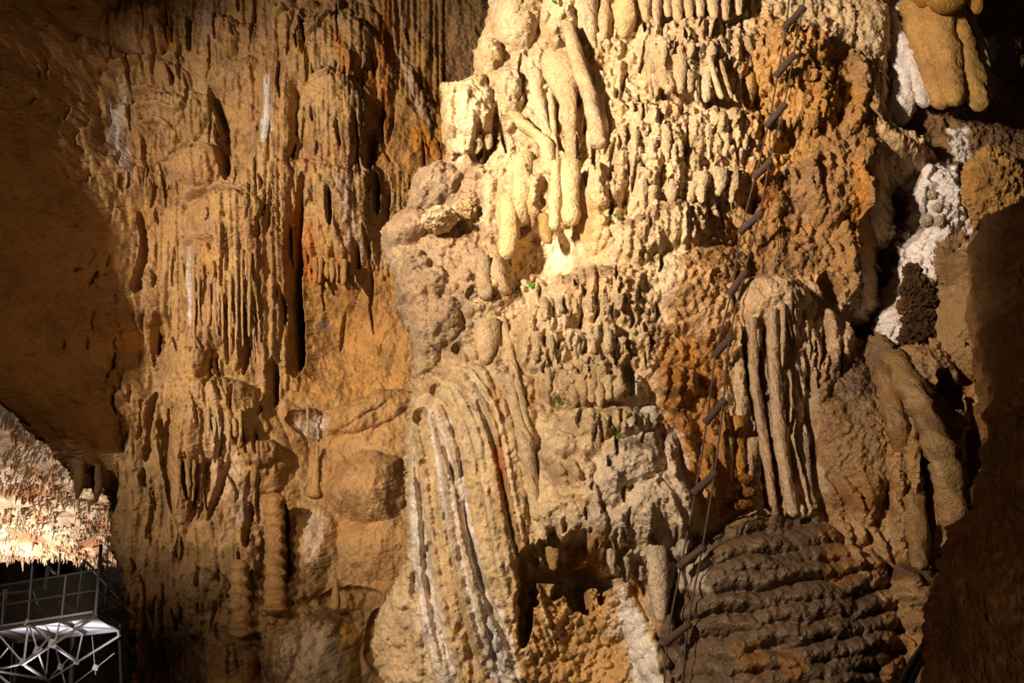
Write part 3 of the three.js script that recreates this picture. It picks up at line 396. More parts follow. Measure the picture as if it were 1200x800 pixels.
for (const s of [ // px, py, rx, ry, colour, strength, turn
  [585, 545, 8, 40, 0xb4602a, 0.85], [590, 560, 5, 60, 0xb06a35, 0.6], [612, 650, 8, 50, 0xa8643a, 0.6], [575, 470, 14, 30, 0xd6a050, 0.6], [625, 470, 10, 40, 0xc08a48, 0.4], [740, 15, 14, 26, 0xe0b05a, 0.7], [612, 250, 14, 60, 0xe0b468, 0.5], [660, 235, 20, 34, 0xddb46c, 0.5], [605, 290, 10, 40, 0xdcae62, 0.5], [700, 260, 20, 50, 0xd8b070, 0.4], [1008, 240, 12, 60, 0xb5782a, 0.65], [1005, 120, 12, 40, 0xa87030, 0.5], [900, 215, 24, 30, 0x9a6022, 0.7], [812, 425, 14, 24, 0xb27426, 0.6], [790, 455, 16, 24, 0xa86c28, 0.6], [870, 130, 20, 50, 0xb87e30, 0.5], [960, 120, 20, 30, 0x9a6c38, 0.5], [880, 90, 20, 30, 0xb98238, 0.5], [1020, 430, 24, 60, 0x6a5646, 0.6, -30], [985, 440, 26, 36, 0x5b4636, 0.7, -40], [1010, 560, 14, 50, 0x9a6a35, 0.5], [695, 650, 20, 20, 0xb07a28, 0.6], [745, 690, 14, 24, 0xa86a22, 0.6], [930, 780, 20, 20, 0x8a5a24, 0.6], [880, 770, 24, 30, 0x7e5426, 0.6], [965, 430, 20, 34, 0xb08a66, 0.5], [905, 440, 8, 80, 0xbca78e, 0.6], [940, 460, 14, 60, 0xc2aa8e, 0.6], [980, 380, 18, 20, 0xa07a5a, 0.5], [650, 300, 24, 40, 0xefdcb4, 0.8], [700, 20, 60, 40, 0xe3c894, 0.5], [670, 130, 30, 60, 0xe3c590, 0.5], [545, 130, 24, 50, 0xe6cda2, 0.6],
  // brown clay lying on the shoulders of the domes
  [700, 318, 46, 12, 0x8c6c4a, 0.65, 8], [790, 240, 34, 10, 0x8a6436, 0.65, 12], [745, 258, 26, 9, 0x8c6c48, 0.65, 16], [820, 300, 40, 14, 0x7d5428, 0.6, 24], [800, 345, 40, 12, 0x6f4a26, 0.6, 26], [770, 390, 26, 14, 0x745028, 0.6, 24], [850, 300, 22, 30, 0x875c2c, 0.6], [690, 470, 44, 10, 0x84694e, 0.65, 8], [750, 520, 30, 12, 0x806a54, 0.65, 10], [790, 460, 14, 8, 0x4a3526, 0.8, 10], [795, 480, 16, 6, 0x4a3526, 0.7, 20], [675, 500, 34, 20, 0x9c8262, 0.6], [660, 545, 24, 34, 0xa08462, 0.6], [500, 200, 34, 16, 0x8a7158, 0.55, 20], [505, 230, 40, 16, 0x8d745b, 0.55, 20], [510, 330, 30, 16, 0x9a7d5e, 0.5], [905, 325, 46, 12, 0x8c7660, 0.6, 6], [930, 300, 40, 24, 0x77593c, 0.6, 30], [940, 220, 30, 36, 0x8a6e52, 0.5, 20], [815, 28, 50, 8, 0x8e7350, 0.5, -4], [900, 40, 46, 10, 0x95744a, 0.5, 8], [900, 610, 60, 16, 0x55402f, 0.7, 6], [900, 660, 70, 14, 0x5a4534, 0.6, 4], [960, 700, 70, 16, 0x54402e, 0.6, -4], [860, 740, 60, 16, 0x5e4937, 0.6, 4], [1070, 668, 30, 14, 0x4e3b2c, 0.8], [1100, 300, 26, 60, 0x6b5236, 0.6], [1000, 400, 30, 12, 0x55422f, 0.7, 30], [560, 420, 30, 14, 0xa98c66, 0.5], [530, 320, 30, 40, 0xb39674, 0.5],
  [1060, 520, 24, 90, 0xa47a48, 0.5], [1105, 560, 14, 80, 0xb08450, 0.6], [1145, 430, 12, 30, 0xb87a24, 0.6],
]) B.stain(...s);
B.stainPoly([[500, 478], [524, 488], [540, 540], [552, 610], [572, 680], [600, 750], [612, 800], [580, 800], [550, 720], [528, 640], [512, 560]], 0xe0d4ca, 0.8, 5, 16, 2.5); B.stainPoly([[478, 560], [492, 570], [502, 650], [520, 720], [536, 800], [516, 800], [492, 720], [482, 640]], 0xdccfc4, 0.75, 5, 16, 2.5); B.stainPoly([[556, 440], [575, 470], [582, 510], [566, 500], [548, 470]], 0xe0cdb0, 0.7, 5, 16, 2); B.stain(578, 770, 22, 30, 0xa99a98, 0.6, 20);
B.ribs.forEach(([p, w, t], k) => { if (t > 0.1) B.stroke(p, w * 0.6, ['#c9a878', '#a98454', '#d6bd94', '#bd9a6a'][k % 4], 0.6); });
// --- the formations that make up the mass, each cut along its own outline
const RB = {};
for (const [key, name, category, label, poly, mat] of [
  ['golden', 'flowstone_tier', 'flowstone', 'golden knobbly flowstone wall behind the top rungs of the rope ladder', [[885, 20], [985, 25], [990, 110], [950, 180], [905, 190], [890, 120]]],
  ['tier', 'flowstone_tier', 'flowstone', 'tier of beaded buff columns below the fringed dome', [[712, 122], [892, 120], [905, 190], [868, 228], [832, 236], [740, 256], [726, 206]]],
  ['fringed', 'flowstone_dome', 'flowstone', 'pale dome hung with stubby drips high on the bright mass', [[752, 62], [780, 28], [850, 24], [886, 60], [888, 119], [755, 121]]],
  ['block', 'calcite_block', 'rock', 'cream lumpy block jutting over the gap to the far wall', [[508, 84], [562, 84], [585, 115], [583, 186], [520, 194], [508, 150]]],
  ['shoulder', 'flowstone_shoulder', 'flowstone', 'greyish buff lumpy shoulder under the cream block, facing the far wall', [[430, 255], [488, 192], [560, 196], [572, 300], [540, 400], [492, 420], [450, 400], [430, 300]]],
  ['orangedome', 'flowstone_dome', 'flowstone', 'wet orange brown dome left of the middle ladder rungs', [[760, 300], [830, 286], [862, 292], [850, 400], [780, 470], [745, 420]], 'wet'],
  ['fringedome', 'flowstone_dome', 'flowstone', 'brown capped dome with two rows of drips above the grey bulge', [[620, 350], [660, 310], [735, 318], [752, 420], [736, 482], [640, 480], [615, 420]]],
  ['curtain', 'ribbed_curtain', 'flowstone', 'tall curtain of curving white and tan ribs at the chasm edge', [[468, 440], [520, 420], [562, 428], [602, 480], [640, 620], [632, 690], [612, 830], [430, 830], [460, 680], [462, 560]]],
  ['bulge', 'flowstone_bulge', 'flowstone', 'big grey white bulge with blunt drips beneath, left of the lower rungs', [[640, 545], [668, 486], [768, 474], [800, 520], [838, 600], [838, 690], [790, 738], [740, 692], [660, 652]]],
  ['gold', 'popcorn_slope', 'flowstone', 'yellow slope of cave popcorn below the dark hollow', [[604, 700], [700, 700], [706, 746], [742, 830], [604, 830]]],
  ['leaning', 'calcite_stalagmite', 'stalagmite', 'white leaning calcite lump between yellow popcorn and brown terraces', [[702, 690], [728, 680], [762, 736], [790, 830], [748, 830], [738, 748], [706, 746]]],
  ['orangedrips', 'flowstone_apron', 'flowstone', 'rusty orange apron with thick drips behind the middle of the ladder', [[772, 470], [850, 400], [866, 470], [900, 606], [842, 640], [806, 520]], 'wet'],
  ['longcurtain', 'stone_curtain', 'flowstone', 'dome with long pale hanging folds and dark slots right of the ladder', [[858, 350], [900, 322], [950, 336], [1002, 380], [1002, 440], [952, 472], [958, 600], [900, 612], [870, 500]], 'wet'],
  ['ridge', 'rock_ridge', 'rock', 'ochre ridge running down beside the dark cavity', [[946, 186], [985, 62], [1034, 60], [1034, 190], [1024, 355], [950, 320], [915, 290]]],
  ['brownrock', 'rock_shoulder', 'rock', 'dark brown smooth topped rock right of the long pale folds', [[948, 474], [1000, 404], [1042, 384], [1036, 480], [1052, 640], [1034, 672], [966, 600]], 'wet'],
  ['trunk', 'forked_column', 'flowstone', 'forked trunk shaped column straddling a dark slot', [[1036, 470], [1046, 420], [1100, 388], [1140, 480], [1140, 650], [1096, 664], [1052, 650]]],
  ['rightrock', 'rock_pillar', 'rock', 'brown pitted pillar with a hole, beside the dark foreground rock', [[1100, 300], [1165, 270], [1178, 420], [1165, 560], [1136, 560], [1104, 400]]],
  ['mushroom', 'rock_boss', 'rock', 'pale mushroom knob tucked beside the upper ladder rungs', [[832, 236], [850, 226], [868, 236], [868, 284], [838, 286]]],
  ['mound', 'terraced_mound', 'flowstone', 'dark brown mound of stacked terraces at the foot of the ladder', [[776, 830], [776, 740], [806, 680], [842, 642], [900, 604], [948, 598], [1000, 660], [1046, 730], [1058, 830]], 'wet'],
  ['smallmound', 'popcorn_mound', 'flowstone', 'small brown capped popcorn mound next to the black hoses', [[1030, 700], [1048, 664], [1076, 658], [1100, 676], [1096, 830], [1060, 830], [1048, 760]]],
]) RB[key] = B.region(poly, name, label, category, null, mat ? M[mat] : null);
B.build('wall_right', M.rock);
const TB = (k) => B.thingOf[RB[k]];

function stalactite(sheet, pts, label, o = {}) {
  const m = dripMesh(sheet, numbered(o.name ?? 'stalactite'), pts, o); tag(m, label, o.category ?? 'stalactite', o.group); scene.add(m); return m;
}
for (const [label, pts, o] of [
  ['fan shaped cream stalactite narrowing to a thin stem', [[655, 66, 20], [658, 92, 20], [665, 122, 10], [668, 150, 6], [669, 190, 6]], { geo: { flat: 0.6, rings: 22 } }],
  ['long slanting cream stalactite right of the fan shaped one', [[666, 28, 9], [676, 70, 9], [690, 110, 9.5], [697, 145, 9.5], [703, 174, 11]], { geo: { rings: 24 } }],
  ['thick bright stalactite ending in a curl above the slanting one', [[682, -30, 15], [684, 10, 17], [688, 36, 11], [697, 57, 3]]],
  ['amber tongue shaped stalactite at the brightest spot', [[733, -12, 14], [733, 18, 15], [731, 34, 10], [730, 44, 4]], { color: '#d2b380' }],
  ['short stalactite left of the amber tongue', [[708, -6, 9], [708, 24, 8], [708, 45, 3]]],
  ['pinkish white thin stalactite right of the slanting one', [[703, 86, 6], [706, 130, 7], [711, 170, 3]], { color: '#e2cdb8' }],
  ['buff stalactite left of the fan shaped one', [[627, 84, 10], [632, 125, 9], [643, 162, 5]]],
  ['thin stalactite behind the fan shaped stem', [[645, 110, 5], [648, 150, 5], [652, 194, 4]]],
  ['yellow arm of dripstone bending from slope to stalactite', [[602, 134, 9], [620, 152, 9], [638, 166, 9], [644, 204, 8]], { color: '#d8bc8a', geo: { rings: 22 } }],
  ['blunt yellow stalactite above the smooth bright hollow', [[615, 180, 11], [611, 228, 11], [609, 266, 9]], { color: '#d8bc8a' }],
  ['slim blunt stalactite in the pair over the bright hollow', [[652, 190, 7], [651, 236, 7], [650, 270, 6]], { color: '#d8bc8a', push: 0.1 }],
  ['thick blunt stalactite in the pair over the bright hollow', [[668, 190, 11], [668, 232, 11], [669, 265, 10]], { color: '#d8bc8a', push: 0.12 }],
  ['small orange knob stalactite left of the blunt pair', [[638, 252, 8], [640, 272, 8], [643, 286, 5]], { color: '#b8935a' }],
  ['broad lobe shaped stalactite below the yellow arm', [[598, 230, 13], [597, 275, 13], [592, 305, 9]], { color: '#d4b480' }],
  ['leaning stalactite at the lower left of the bright hollow', [[578, 290, 9], [584, 322, 10], [592, 346, 7]]],
  ['smooth lobe hanging left of the bright hollow', [[566, 300, 8], [568, 334, 9], [570, 352, 7]]],
  ['pointed stalactite in the fringe of the pale dome', [[797, 66, 9], [798, 92, 8], [797, 110, 2]]],
  ['long thin leaning drip on the pale dome', [[837, 48, 4.5], [846, 82, 4.5], [856, 118, 4.5]]],
  ['shorter thin leaning drip on the pale dome', [[831, 66, 4.5], [838, 92, 4.5], [846, 116, 4]]],
  ['fat teardrop stalactite above the ribbed curtain', [[572, 376, 15], [571, 402, 14], [569, 427, 6]], { geo: { lump: 0.08 } }],
  ['twisted rope like dripstone strand below the teardrop', [[588, 372, 6], [597, 408, 5.5], [606, 450, 5.5], [615, 486, 5], [624, 518, 4]], { geo: { rings: 30, lump: 0.2 } }],
  ['beaded dripstone strand beside the rope like one', [[598, 440, 6], [606, 486, 7], [616, 524, 9], [624, 570, 8], [630, 610, 6]], { geo: { rings: 32, lump: 0.25 } }],
  ['grey blunt drip hanging lowest under the grey bulge', [[770, 640, 13], [773, 690, 11], [775, 730, 6]], { color: '#bfa88e' }],
  ['ochre stub hanging in the dark hollow', [[646, 628, 9], [648, 655, 7], [648, 668, 4]], { color: '#a8854f' }],
  ['orange stub at the roof of the dark hollow', [[683, 640, 10], [680, 660, 9], [672, 668, 6]], { color: '#b87c22' }],
  ['dagger shaped drip at the foot of the long pale folds', [[940, 508, 9], [944, 540, 5], [952, 594, 2]], { color: '#b09880', geo: { flat: 0.6 } }],
]) stalactite(B, pts, label, o);
{ // fringe along the top edge and fringes that belong to their domes
  for (const [x, y, w] of [[758, 26, 7], [770, 30, 6], [783, 20, 6], [795, 26, 7], [808, 23, 7], [821, 21, 7], [837, 23, 7], [851, 24, 6.5], [866, 18, 6]]) stalactite(B, [[x - 4, y - 60, w * 1.2], [x - 2, y - 22, w * 1.1], [x, y, w * 0.6]], 'one of a row of smooth stalactites along the brow above the pale dome', { group: 'stalactites along the brow', push: 0.16 });
  const r = rng(91), fringe = (key, pts, n, w, l, sheet = B, push = 0) => { for (let i = 0; i < n; i++) { const t = (i + rr(0.25, 0.75, r)) / n * (pts.length - 1), k = Math.min(pts.length - 2, t | 0), u = t - k; let y = pts[k][1] + (pts[k + 1][1] - pts[k][1]) * u; const x = pts[k][0] + (pts[k + 1][0] - pts[k][0]) * u, q = w * rr(0.55, 1.3, r), L = l * rr(0.5, 1.3, r); y += rr(-0.12, 0.12, r) * l; partOf(key, dripMesh(sheet, 'drip', [[x, y - L * 0.5, q * 1.2], [x + rr(-1, 1, r), y + L * 0.1, q * 0.95], [x + rr(-2, 2, r), y + L * 0.5, q * rr(0.3, 0.7, r)]], { push, out: -0.05, geo: { rings: 14, seg: 12, lump: 0.34 } })); } };
  globalThis.fringe = fringe;
  fringe(TB('fringed'), [[758, 96], [790, 98], [830, 100], [884, 104]], 12, 6, 34); fringe(TB('fringed'), [[770, 62], [820, 60], [880, 66]], 9, 5, 28); fringe(TB('tier'), [[742, 236], [780, 232], [830, 222], [866, 212]], 7, 6.5, 40); fringe(TB('tier'), [[736, 176], [800, 172], [890, 166]], 7, 5, 34); fringe(TB('golden'), [[895, 90], [940, 92], [980, 88]], 8, 5, 20); fringe(TB('golden'), [[895, 150], [930, 150], [960, 140]], 6, 5, 20);
  fringe(TB('fringedome'), [[630, 362], [670, 356], [735, 352]], 8, 4.5, 22); fringe(TB('fringedome'), [[625, 408], [680, 400], [740, 404]], 7, 5, 26); fringe(TB('fringedome'), [[640, 455], [690, 455], [730, 452]], 8, 7, 40); fringe(TB('bulge'), [[700, 646], [740, 668], [765, 680], [800, 672]], 5, 7, 30); fringe(TB('block'), [[524, 172], [545, 172], [576, 168]], 6, 5, 26); fringe(TB('orangedrips'), [[838, 545], [860, 552], [888, 560]], 4, 7, 70); fringe(TB('bulge'), [[732, 492], [750, 490], [766, 488]], 4, 5, 24); fringe(TB('longcurtain'), [[884, 400], [900, 396], [920, 396]], 4, 5, 60);
}
for (const [key, pts, o] of [['trunk', [[1046, 412, 13], [1072, 462, 17], [1100, 524, 16], [1115, 596, 15], [1122, 668, 13]], { color: '#94734c' }], ['trunk', [[1036, 430, 12], [1052, 500, 14], [1068, 570, 12], [1079, 668, 11]], { color: '#8c6a44' }], ['longcurtain', [[906, 368, 6.5], [907, 440, 7], [915, 520, 7], [930, 606, 7]], { color: '#b59678' }], ['longcurtain', [[882, 372, 5], [884, 440, 5.5], [896, 520, 6], [908, 604, 5]], { color: '#ac8b6c' }], ['orangedrips', [[848, 484, 8], [850, 540, 8], [851, 592, 7]], { color: '#a06c2e' }], ['orangedrips', [[865, 488, 8], [866, 530, 8], [867, 560, 6]], { color: '#a87430' }], ['orangedrips', [[826, 520, 8], [832, 560, 7], [838, 600, 6]], { color: '#a87a3c' }]]) partOf(TB(key), dripMesh(B, 'stone_fold', pts, { out: key === 'longcurtain' ? -0.3 : key === 'trunk' ? 0.3 : -0.2, geo: { rings: 44, seg: 18, lump: 0.22 }, mat: M.wet, ...o }));
// rounded stones: noisy ellipsoids
function lumpGeo(rx, ry, rz, seed, amp = 0.18, freq = 1.6, color = [0.5, 0.4, 0.3], detail = 5) {
  const g = new THREE.IcosahedronGeometry(1, detail * 3), p = g.attributes.position, col = new Float32Array(p.count * 3), uv = g.attributes.uv;
  for (let i = 0; i < p.count; i++) { const x = p.getX(i), y = p.getY(i), z = p.getZ(i), k = 1 + amp * n3(x * freq + seed, y * freq, z * freq) + amp * 0.5 * n3(x * freq * 2.7, y * freq * 2.7 + seed, z * freq * 2.7) + amp * 0.25 * n3(x * 9, y * 9, z * 9 + seed) + amp * 0.12 * n3(x * 19, y * 19 + seed, z * 19), c = 0.88 + 0.2 * n3(x * 3, y * 3, z * 3 + seed); p.setXYZ(i, x * rx * k, y * ry * k, z * rz * k); col.set(color.map((v) => v * c), i * 3); uv.setXY(i, x * rx + z * rz * 0.5, y * ry); }
  g.setAttribute('color', new THREE.BufferAttribute(col, 3)); g.deleteAttribute('normal'); g.computeVertexNormals();
  return g;
}
function stone(sheet, px, py, rx, ry, label, hex, o = {}) {
  const s = sheet.loc(px, py), m = sheet.mpp(px, py), g = lumpGeo(rx * m, ry * m, (o.rz ?? rx) * m, px * 0.1 + py, o.amp, o.freq, lin(hex), o.detail ?? 3), me = shade(new THREE.Mesh(g, o.mat ?? M.rock));
  me.name = numbered(o.name ?? 'stone_bulb'); const c = at(px, py, s.z + (o.out ?? 0.4) * rx * m); me.position.copy(c); me.rotation.z = (o.rot ?? 0) * DEG; tag(me, label, o.category ?? 'rock', o.group); scene.add(me); return me;
}
stone(B, 515, 257, 20, 13, 'pale bulb of rock sticking out over its own dark shadow on the grey shoulder', '#dcc193', { out: 1.5, rot: 12, rz: 28, detail: 8, amp: 0.1 });
stone(B, 545, 245, 13, 12, 'small buff knob right of the pale bulb', '#d2b07c', { out: 0.6, detail: 4 });
for (const [x, y, a, b] of [[872, 562, 12, 7], [876, 578, 11, 7], [868, 592, 14, 7]]) stone(B, x, y, a, b, 'flat brown bead stacked at the foot of the orange drips', '#8a5c26', { name: 'stone_bead', group: 'beads under the orange drips', out: 0.5, amp: 0.08 });

// ================================================================== the recess behind the right edge of the mass
const E = new Sheet(-9.35, [960, -70, 1260, 470], 0.0088);
E.coarse([[960, -70, -0.35], [1060, -70, -0.1], [1150, -70, 0.0], [1260, -70, -0.2], [960, 100, -0.5], [1050, 100, -0.1], [1110, 100, 0.0], [1180, 100, -0.25], [1260, 100, -0.3], [980, 240, -0.4], [1040, 240, -0.15], [1090, 240, 0.0], [1140, 240, 0.05], [1260, 240, 0.1], [980, 340, -0.4], [1030, 340, -0.1], [1080, 340, 0.1], [1140, 340, 0.15], [1260, 340, 0.1], [980, 440, 0.0], [1060, 440, 0.25], [1260, 440, 0.3]]);
for (const d of [[1095, 235, 34, 46, 60, 0.14], [1060, 390, 40, 50, 50, 0.2], [1180, 90, 40, 80, 70, 0.15]]) E.dome(...d);
E.commit(); E.snap(); E.gain = 1.3;
E.knobs([[1060, 185], [1138, 185], [1140, 300], [1100, 430], [1010, 430], [1040, 330]], 520, 2, 7, 0.7, 201); E.knobs([[980, 20], [1200, 20], [1200, 430], [980, 430]], 260, 3, 9, 0.4, 202); E.line([[1084, 190], [1078, 230], [1074, 260]], 7, 0.06); E.line([[1050, 370], [1034, 390], [1020, 420]], 8, 0.05);
E.commit(); E.rough((x, y) => 0.06 * fbm(x * 3, y * 3, 2) + 0.03 * fbm(x * 12, y * 12, 3));
E.paintAll((x, y) => { const a = clamp(0.5 + fbm(x * 4, y * 3, 3)), c0 = lin(0x7d5f3e), c1 = lin(0x5f4530); return [0, 1, 2].map((i) => c0[i] + (c1[i] - c0[i]) * a); });
E.stainPoly([[1056, 200], [1084, 186], [1112, 192], [1132, 214], [1140, 268], [1114, 300], [1096, 340], [1104, 430], [1010, 430], [1030, 350], [1052, 310], [1062, 260]], 0xd8ccc6, 0.92, 8, 9, 1); E.stainPoly([[1110, 150], [1130, 150], [1140, 190], [1115, 190]], 0xcfc3bc, 0.8, 8, 9, 1); E.stainPoly([[1134, 40], [1166, 40], [1170, 110], [1150, 110]], 0xbcae9c, 0.85, 8, 9, 1); E.stain(1088, 262, 14, 8, 0xa89072, 0.6); E.stain(1060, 420, 30, 20, 0x9a8878, 0.6);
const RE = E.region([[1058, 196], [1084, 184], [1114, 190], [1134, 214], [1142, 268], [1114, 300], [1096, 340], [1104, 440], [1004, 440], [1028, 350], [1052, 310], [1062, 260]], 'popcorn_slope', 'white popcorn crust deep in the recess below the finger lobes', 'flowstone');
E.build('wall_recess', M.rock);
for (const [x, y, a, b] of [[1086, 258, 8, 7], [1101, 259, 6, 7], [1099, 243, 6, 6], [1087, 330, 7, 5], [1092, 228, 6, 6]]) stone(E, x, y, a, b, 'small rounded pebble on the white popcorn crust', '#b9a48c', { name: 'pebble', category: 'pebble', group: 'pebbles on the white crust', out: 0.6, amp: 0.1 });
function lobes(root, list) { for (const [pts, o] of list) partOf(root, dripMesh(E, 'lobe', pts, { geo: { rings: 26, seg: 20, lump: 0.14 }, ...o })); }
{ // hanging block with finger lobes, and the white crusted column beside it
  const g = new THREE.Group(); g.name = 'hanging_rock'; g.position.copy(at(1120, 132, -8.9)); tag(g, 'tan block with finger like lobes hanging beside the white crusted column', 'rock'); scene.add(g);
  lobes(g, [[[[1074, 6, 20], [1086, 50, 17], [1094, 90, 13], [1104, 128, 9]], { color: '#b58a50', push: 0.32 }], [[[1092, 10, 22], [1104, 50, 18], [1114, 92, 14], [1120, 124, 9]], { color: '#b0854c', push: 0.36 }], [[[1110, 12, 22], [1124, 50, 18], [1138, 90, 16], [1150, 130, 11]], { color: '#b48a4e', push: 0.34 }], [[[1124, 12, 16], [1138, 44, 13], [1152, 84, 11], [1158, 116, 9]], { color: '#b09468', push: 0.26 }]]);
  const c = new THREE.Group(); c.name = 'calcite_crust'; c.position.copy(at(1060, 140, -9.1)); tag(c, 'white crusted column left of the hanging finger lobes', 'flowstone'); scene.add(c);
  lobes(c, [[[[1046, 0, 12], [1056, 40, 15], [1062, 80, 17], [1056, 118, 15], [1058, 146, 8]], { color: '#d2c5bd', push: 0.22, geo: { rings: 34, seg: 20, lump: 0.24 } }], [[[1064, 56, 11], [1076, 92, 11], [1084, 126, 7]], { color: '#cdbfb6', push: 0.26, geo: { rings: 26, seg: 18, lump: 0.28 } }]]);
  const t = new THREE.Group(); t.name = 'overhanging_brow'; t.position.copy(at(1110, 14, -8.7)); tag(t, 'ochre brow of rounded lobes above the hanging finger block', 'rock'); scene.add(t);
  lobes(t, [[[[1080, -60, 20], [1082, -20, 20], [1086, 8, 12]], { color: '#b07e38', push: 0.5 }], [[[1108, -60, 24], [1110, -16, 24], [1112, 14, 14]], { color: '#b5843c', push: 0.55 }], [[[1138, -60, 16], [1142, -10, 12], [1146, 16, 4]], { color: '#b07e38', push: 0.55 }], [[[1168, -60, 26], [1172, -30, 22], [1174, -6, 12]], { color: '#8a6030', push: 0.55 }]]);
}
stone(E, 1164, 222, 33, 46, 'rounded ochre rock boss above the dark foreground rock', '#a67c44', { name: 'rock_boss', out: 0.7, amp: 0.16, freq: 2.2, detail: 10 });
stone(E, 1122, 312, 22, 34, 'smooth brown hump below the ochre boss', '#8a6a48', { name: 'rock_boss', out: 0.9, amp: 0.28, freq: 2.6, detail: 10 });
{
  const g = new THREE.Group(); g.name = 'rough_stump'; const b0 = at(1078, 404, -8.85); g.position.copy(b0); tag(g, 'dark rough lumpy stump in front of the white popcorn crust', 'stalagmite'); scene.add(g);
  const r = rng(8); for (const [x, y, q] of [[1069, 318, 11], [1073, 334, 15], [1080, 350, 18], [1068, 358, 15], [1078, 376, 19], [1074, 396, 20], [1090, 392, 14], [1064, 340, 10]]) { const m = shade(new THREE.Mesh(lumpGeo(q * 0.0063, q * 0.0063 * 0.85, q * 0.0063, x + y, 0.2, 2.2, lin(['#5b3f22', '#4f3720', '#6a4826'][r() * 3 | 0]), 8), M.rock)); m.name = 'lump'; m.position.copy(at(x, y, -8.85 + rr(-0.03, 0.05, r))).sub(b0); g.add(m); }
}

// ================================================================== the far wall on the left (about 14 m away), with the arch over the side chamber
const A = new Sheet(-14, [-70, -70, 610, 900], 0.0112);
{
  const rows = {
    [-80]: [[-80, 3.1], [40, 1.55], [130, 0.45], [200, 0.1], [300, 0.3], [400, 0.3], [500, -0.3], [600, -0.8]],
    [100]: [[-80, 3.3], [30, 1.8], [100, 0.66], [160, 0.15], [230, 0.15], [310, 0.25], [390, 0.35], [460, -0.1], [530, -0.6], [610, -0.9]],
    [260]: [[-80, 3.4], [20, 2.1], [100, 0.82], [160, 0.1], [220, 0.2], [270, 0.4], [330, 0.25], [400, 0.1], [460, -0.3], [530, -0.7], [610, -1]],
    [400]: [[-80, 3.3], [20, 2.1], [100, 0.82], [160, 0.0], [230, 0.25], [280, 0.3], [330, 0.1], [380, -0.35], [450, -0.45], [530, -0.6], [610, -0.8]],
    [540]: [[-80, 2.0], [20, 1.1], [100, 0.4], [160, 0.0], [220, 0.4], [280, 0.4], [330, 0.1], [390, -0.1], [450, 0.1], [530, -0.2], [610, -0.4]],
    [680]: [[-80, 1.4], [60, 0.6], [150, 0.1], [220, 0.45], [280, 0.5], [330, 0.3], [400, 0.2], [470, 0.2], [560, 0.0]],
    [860]: [[-80, 1.6], [60, 0.8], [150, 0.3], [220, 0.7], [300, 0.8], [380, 0.8], [460, 0.5], [560, 0.3]],
  };
  A.coarse(Object.entries(rows).flatMap(([y, r]) => r.map(([x, h]) => [x, +y, h])));
}
for (const d of [
  [168, 45, 30, 42, 26, 0.22, 0.4], [165, 95, 60, 26, 30, 0.22, 0.45], [200, 130, 50, 22, 60, 0.2, 0.45], [185, 165, 26, 22, 40, 0.16], [232, 190, 34, 20, 40, 0.22, 0.5], [255, 60, 28, 50, 25, 0.15], [95, 80, 18, 25, 18, 0.2],
  [262, 258, 52, 36, 160, 0.3, 0.4], [245, 310, 34, 34, 120, 0.22, 0.45], [292, 250, 22, 40, 180, 0.2, 0.5], [228, 430, 24, 22, 60, 0.28, 0.5], [250, 470, 60, 30, 70, 0.3, 0.5], [222, 505, 26, 26, 110, 0.26, 0.5], [285, 490, 30, 45, 60, 0.2], [310, 540, 30, 24, 40, 0.25, 0.5],
  [322, 200, 22, 260, 270, 0.24, 0.45], [375, 75, 52, 40, 30, 0.22, 0.45, 15], [390, 140, 42, 54, 70, 0.24, 0.45], [415, 60, 40, 70, 60, 0.14], [360, 60, 40, 60, 60, 0.16], [395, 255, 36, 60, 66, 0.26, 0.4], [370, 270, 20, 60, 60, 0.2], [430, 240, 20, 50, 80, 0.2],
  [432, 575, 52, 52, 44, 0.5, 1.0], [455, 640, 60, 40, 40, 0.2, 1], [368, 765, 58, 52, 80, 0.5, 0.9], [320, 720, 50, 20, 40, 0.24], [240, 700, 34, 34, 50, 0.3], [272, 740, 30, 44, 60, 0.3], [250, 790, 60, 36, 50, 0.4], [430, 480, 60, 20, 26, 0.22, 0.6, 22], [366, 640, 30, 50, 60, 0.2, 1], [330, 690, 40, 20, 30, 0.2],
  [290, 640, 20, 30, 60, 0.16], [480, 130, 30, 60, 80, 0.12], [160, 620, 26, 120, 160, 0.14],
]) A.dome(...d);
A.commit(); A.snap();
for (const c of [[190, 108, 32, 34, 0.14, 14, 2.4], [160, 122, 22, 40, 0.1, 9, 2.2], [182, 143, 28, 50, 0.14, 12, 2.4], [228, 168, 38, 46, 0.18, 16, 2.6], [275, 222, 34, 210, 0.2, 13, 3.2], [236, 284, 26, 150, 0.16, 10, 3], [225, 405, 21, 34, 0.16, 9, 2.4], [222, 440, 28, 40, 0.16, 11, 2.6], [270, 442, 34, 66, 0.2, 13, 2.8], [218, 476, 22, 130, 0.2, 8, 3], [306, 514, 24, 24, 0.14, 9, 2], [392, 20, 54, 60, 0.2, 20, 3], [362, 44, 32, 46, 0.14, 12, 2.8], [396, 84, 42, 104, 0.2, 16, 3.2], [370, 188, 28, 50, 0.14, 9, 3], [402, 192, 34, 130, 0.16, 10, 4], [268, 22, 34, 44, 0.12, 14, 2.4], [270, 66, 34, 30, 0.1, 14, 2.2], [60, 20, 50, 60, 0.14, 18, 3], [160, 196, 40, 60, 0.12, 14, 2.6], [270, 740, 34, 70, 0.2, 12, 3], [330, 736, 26, 60, 0.18, 9, 2.8], [230, 700, 30, 50, 0.16, 9, 3]]) A.canopy(...c);
A.commit(); A.snap();
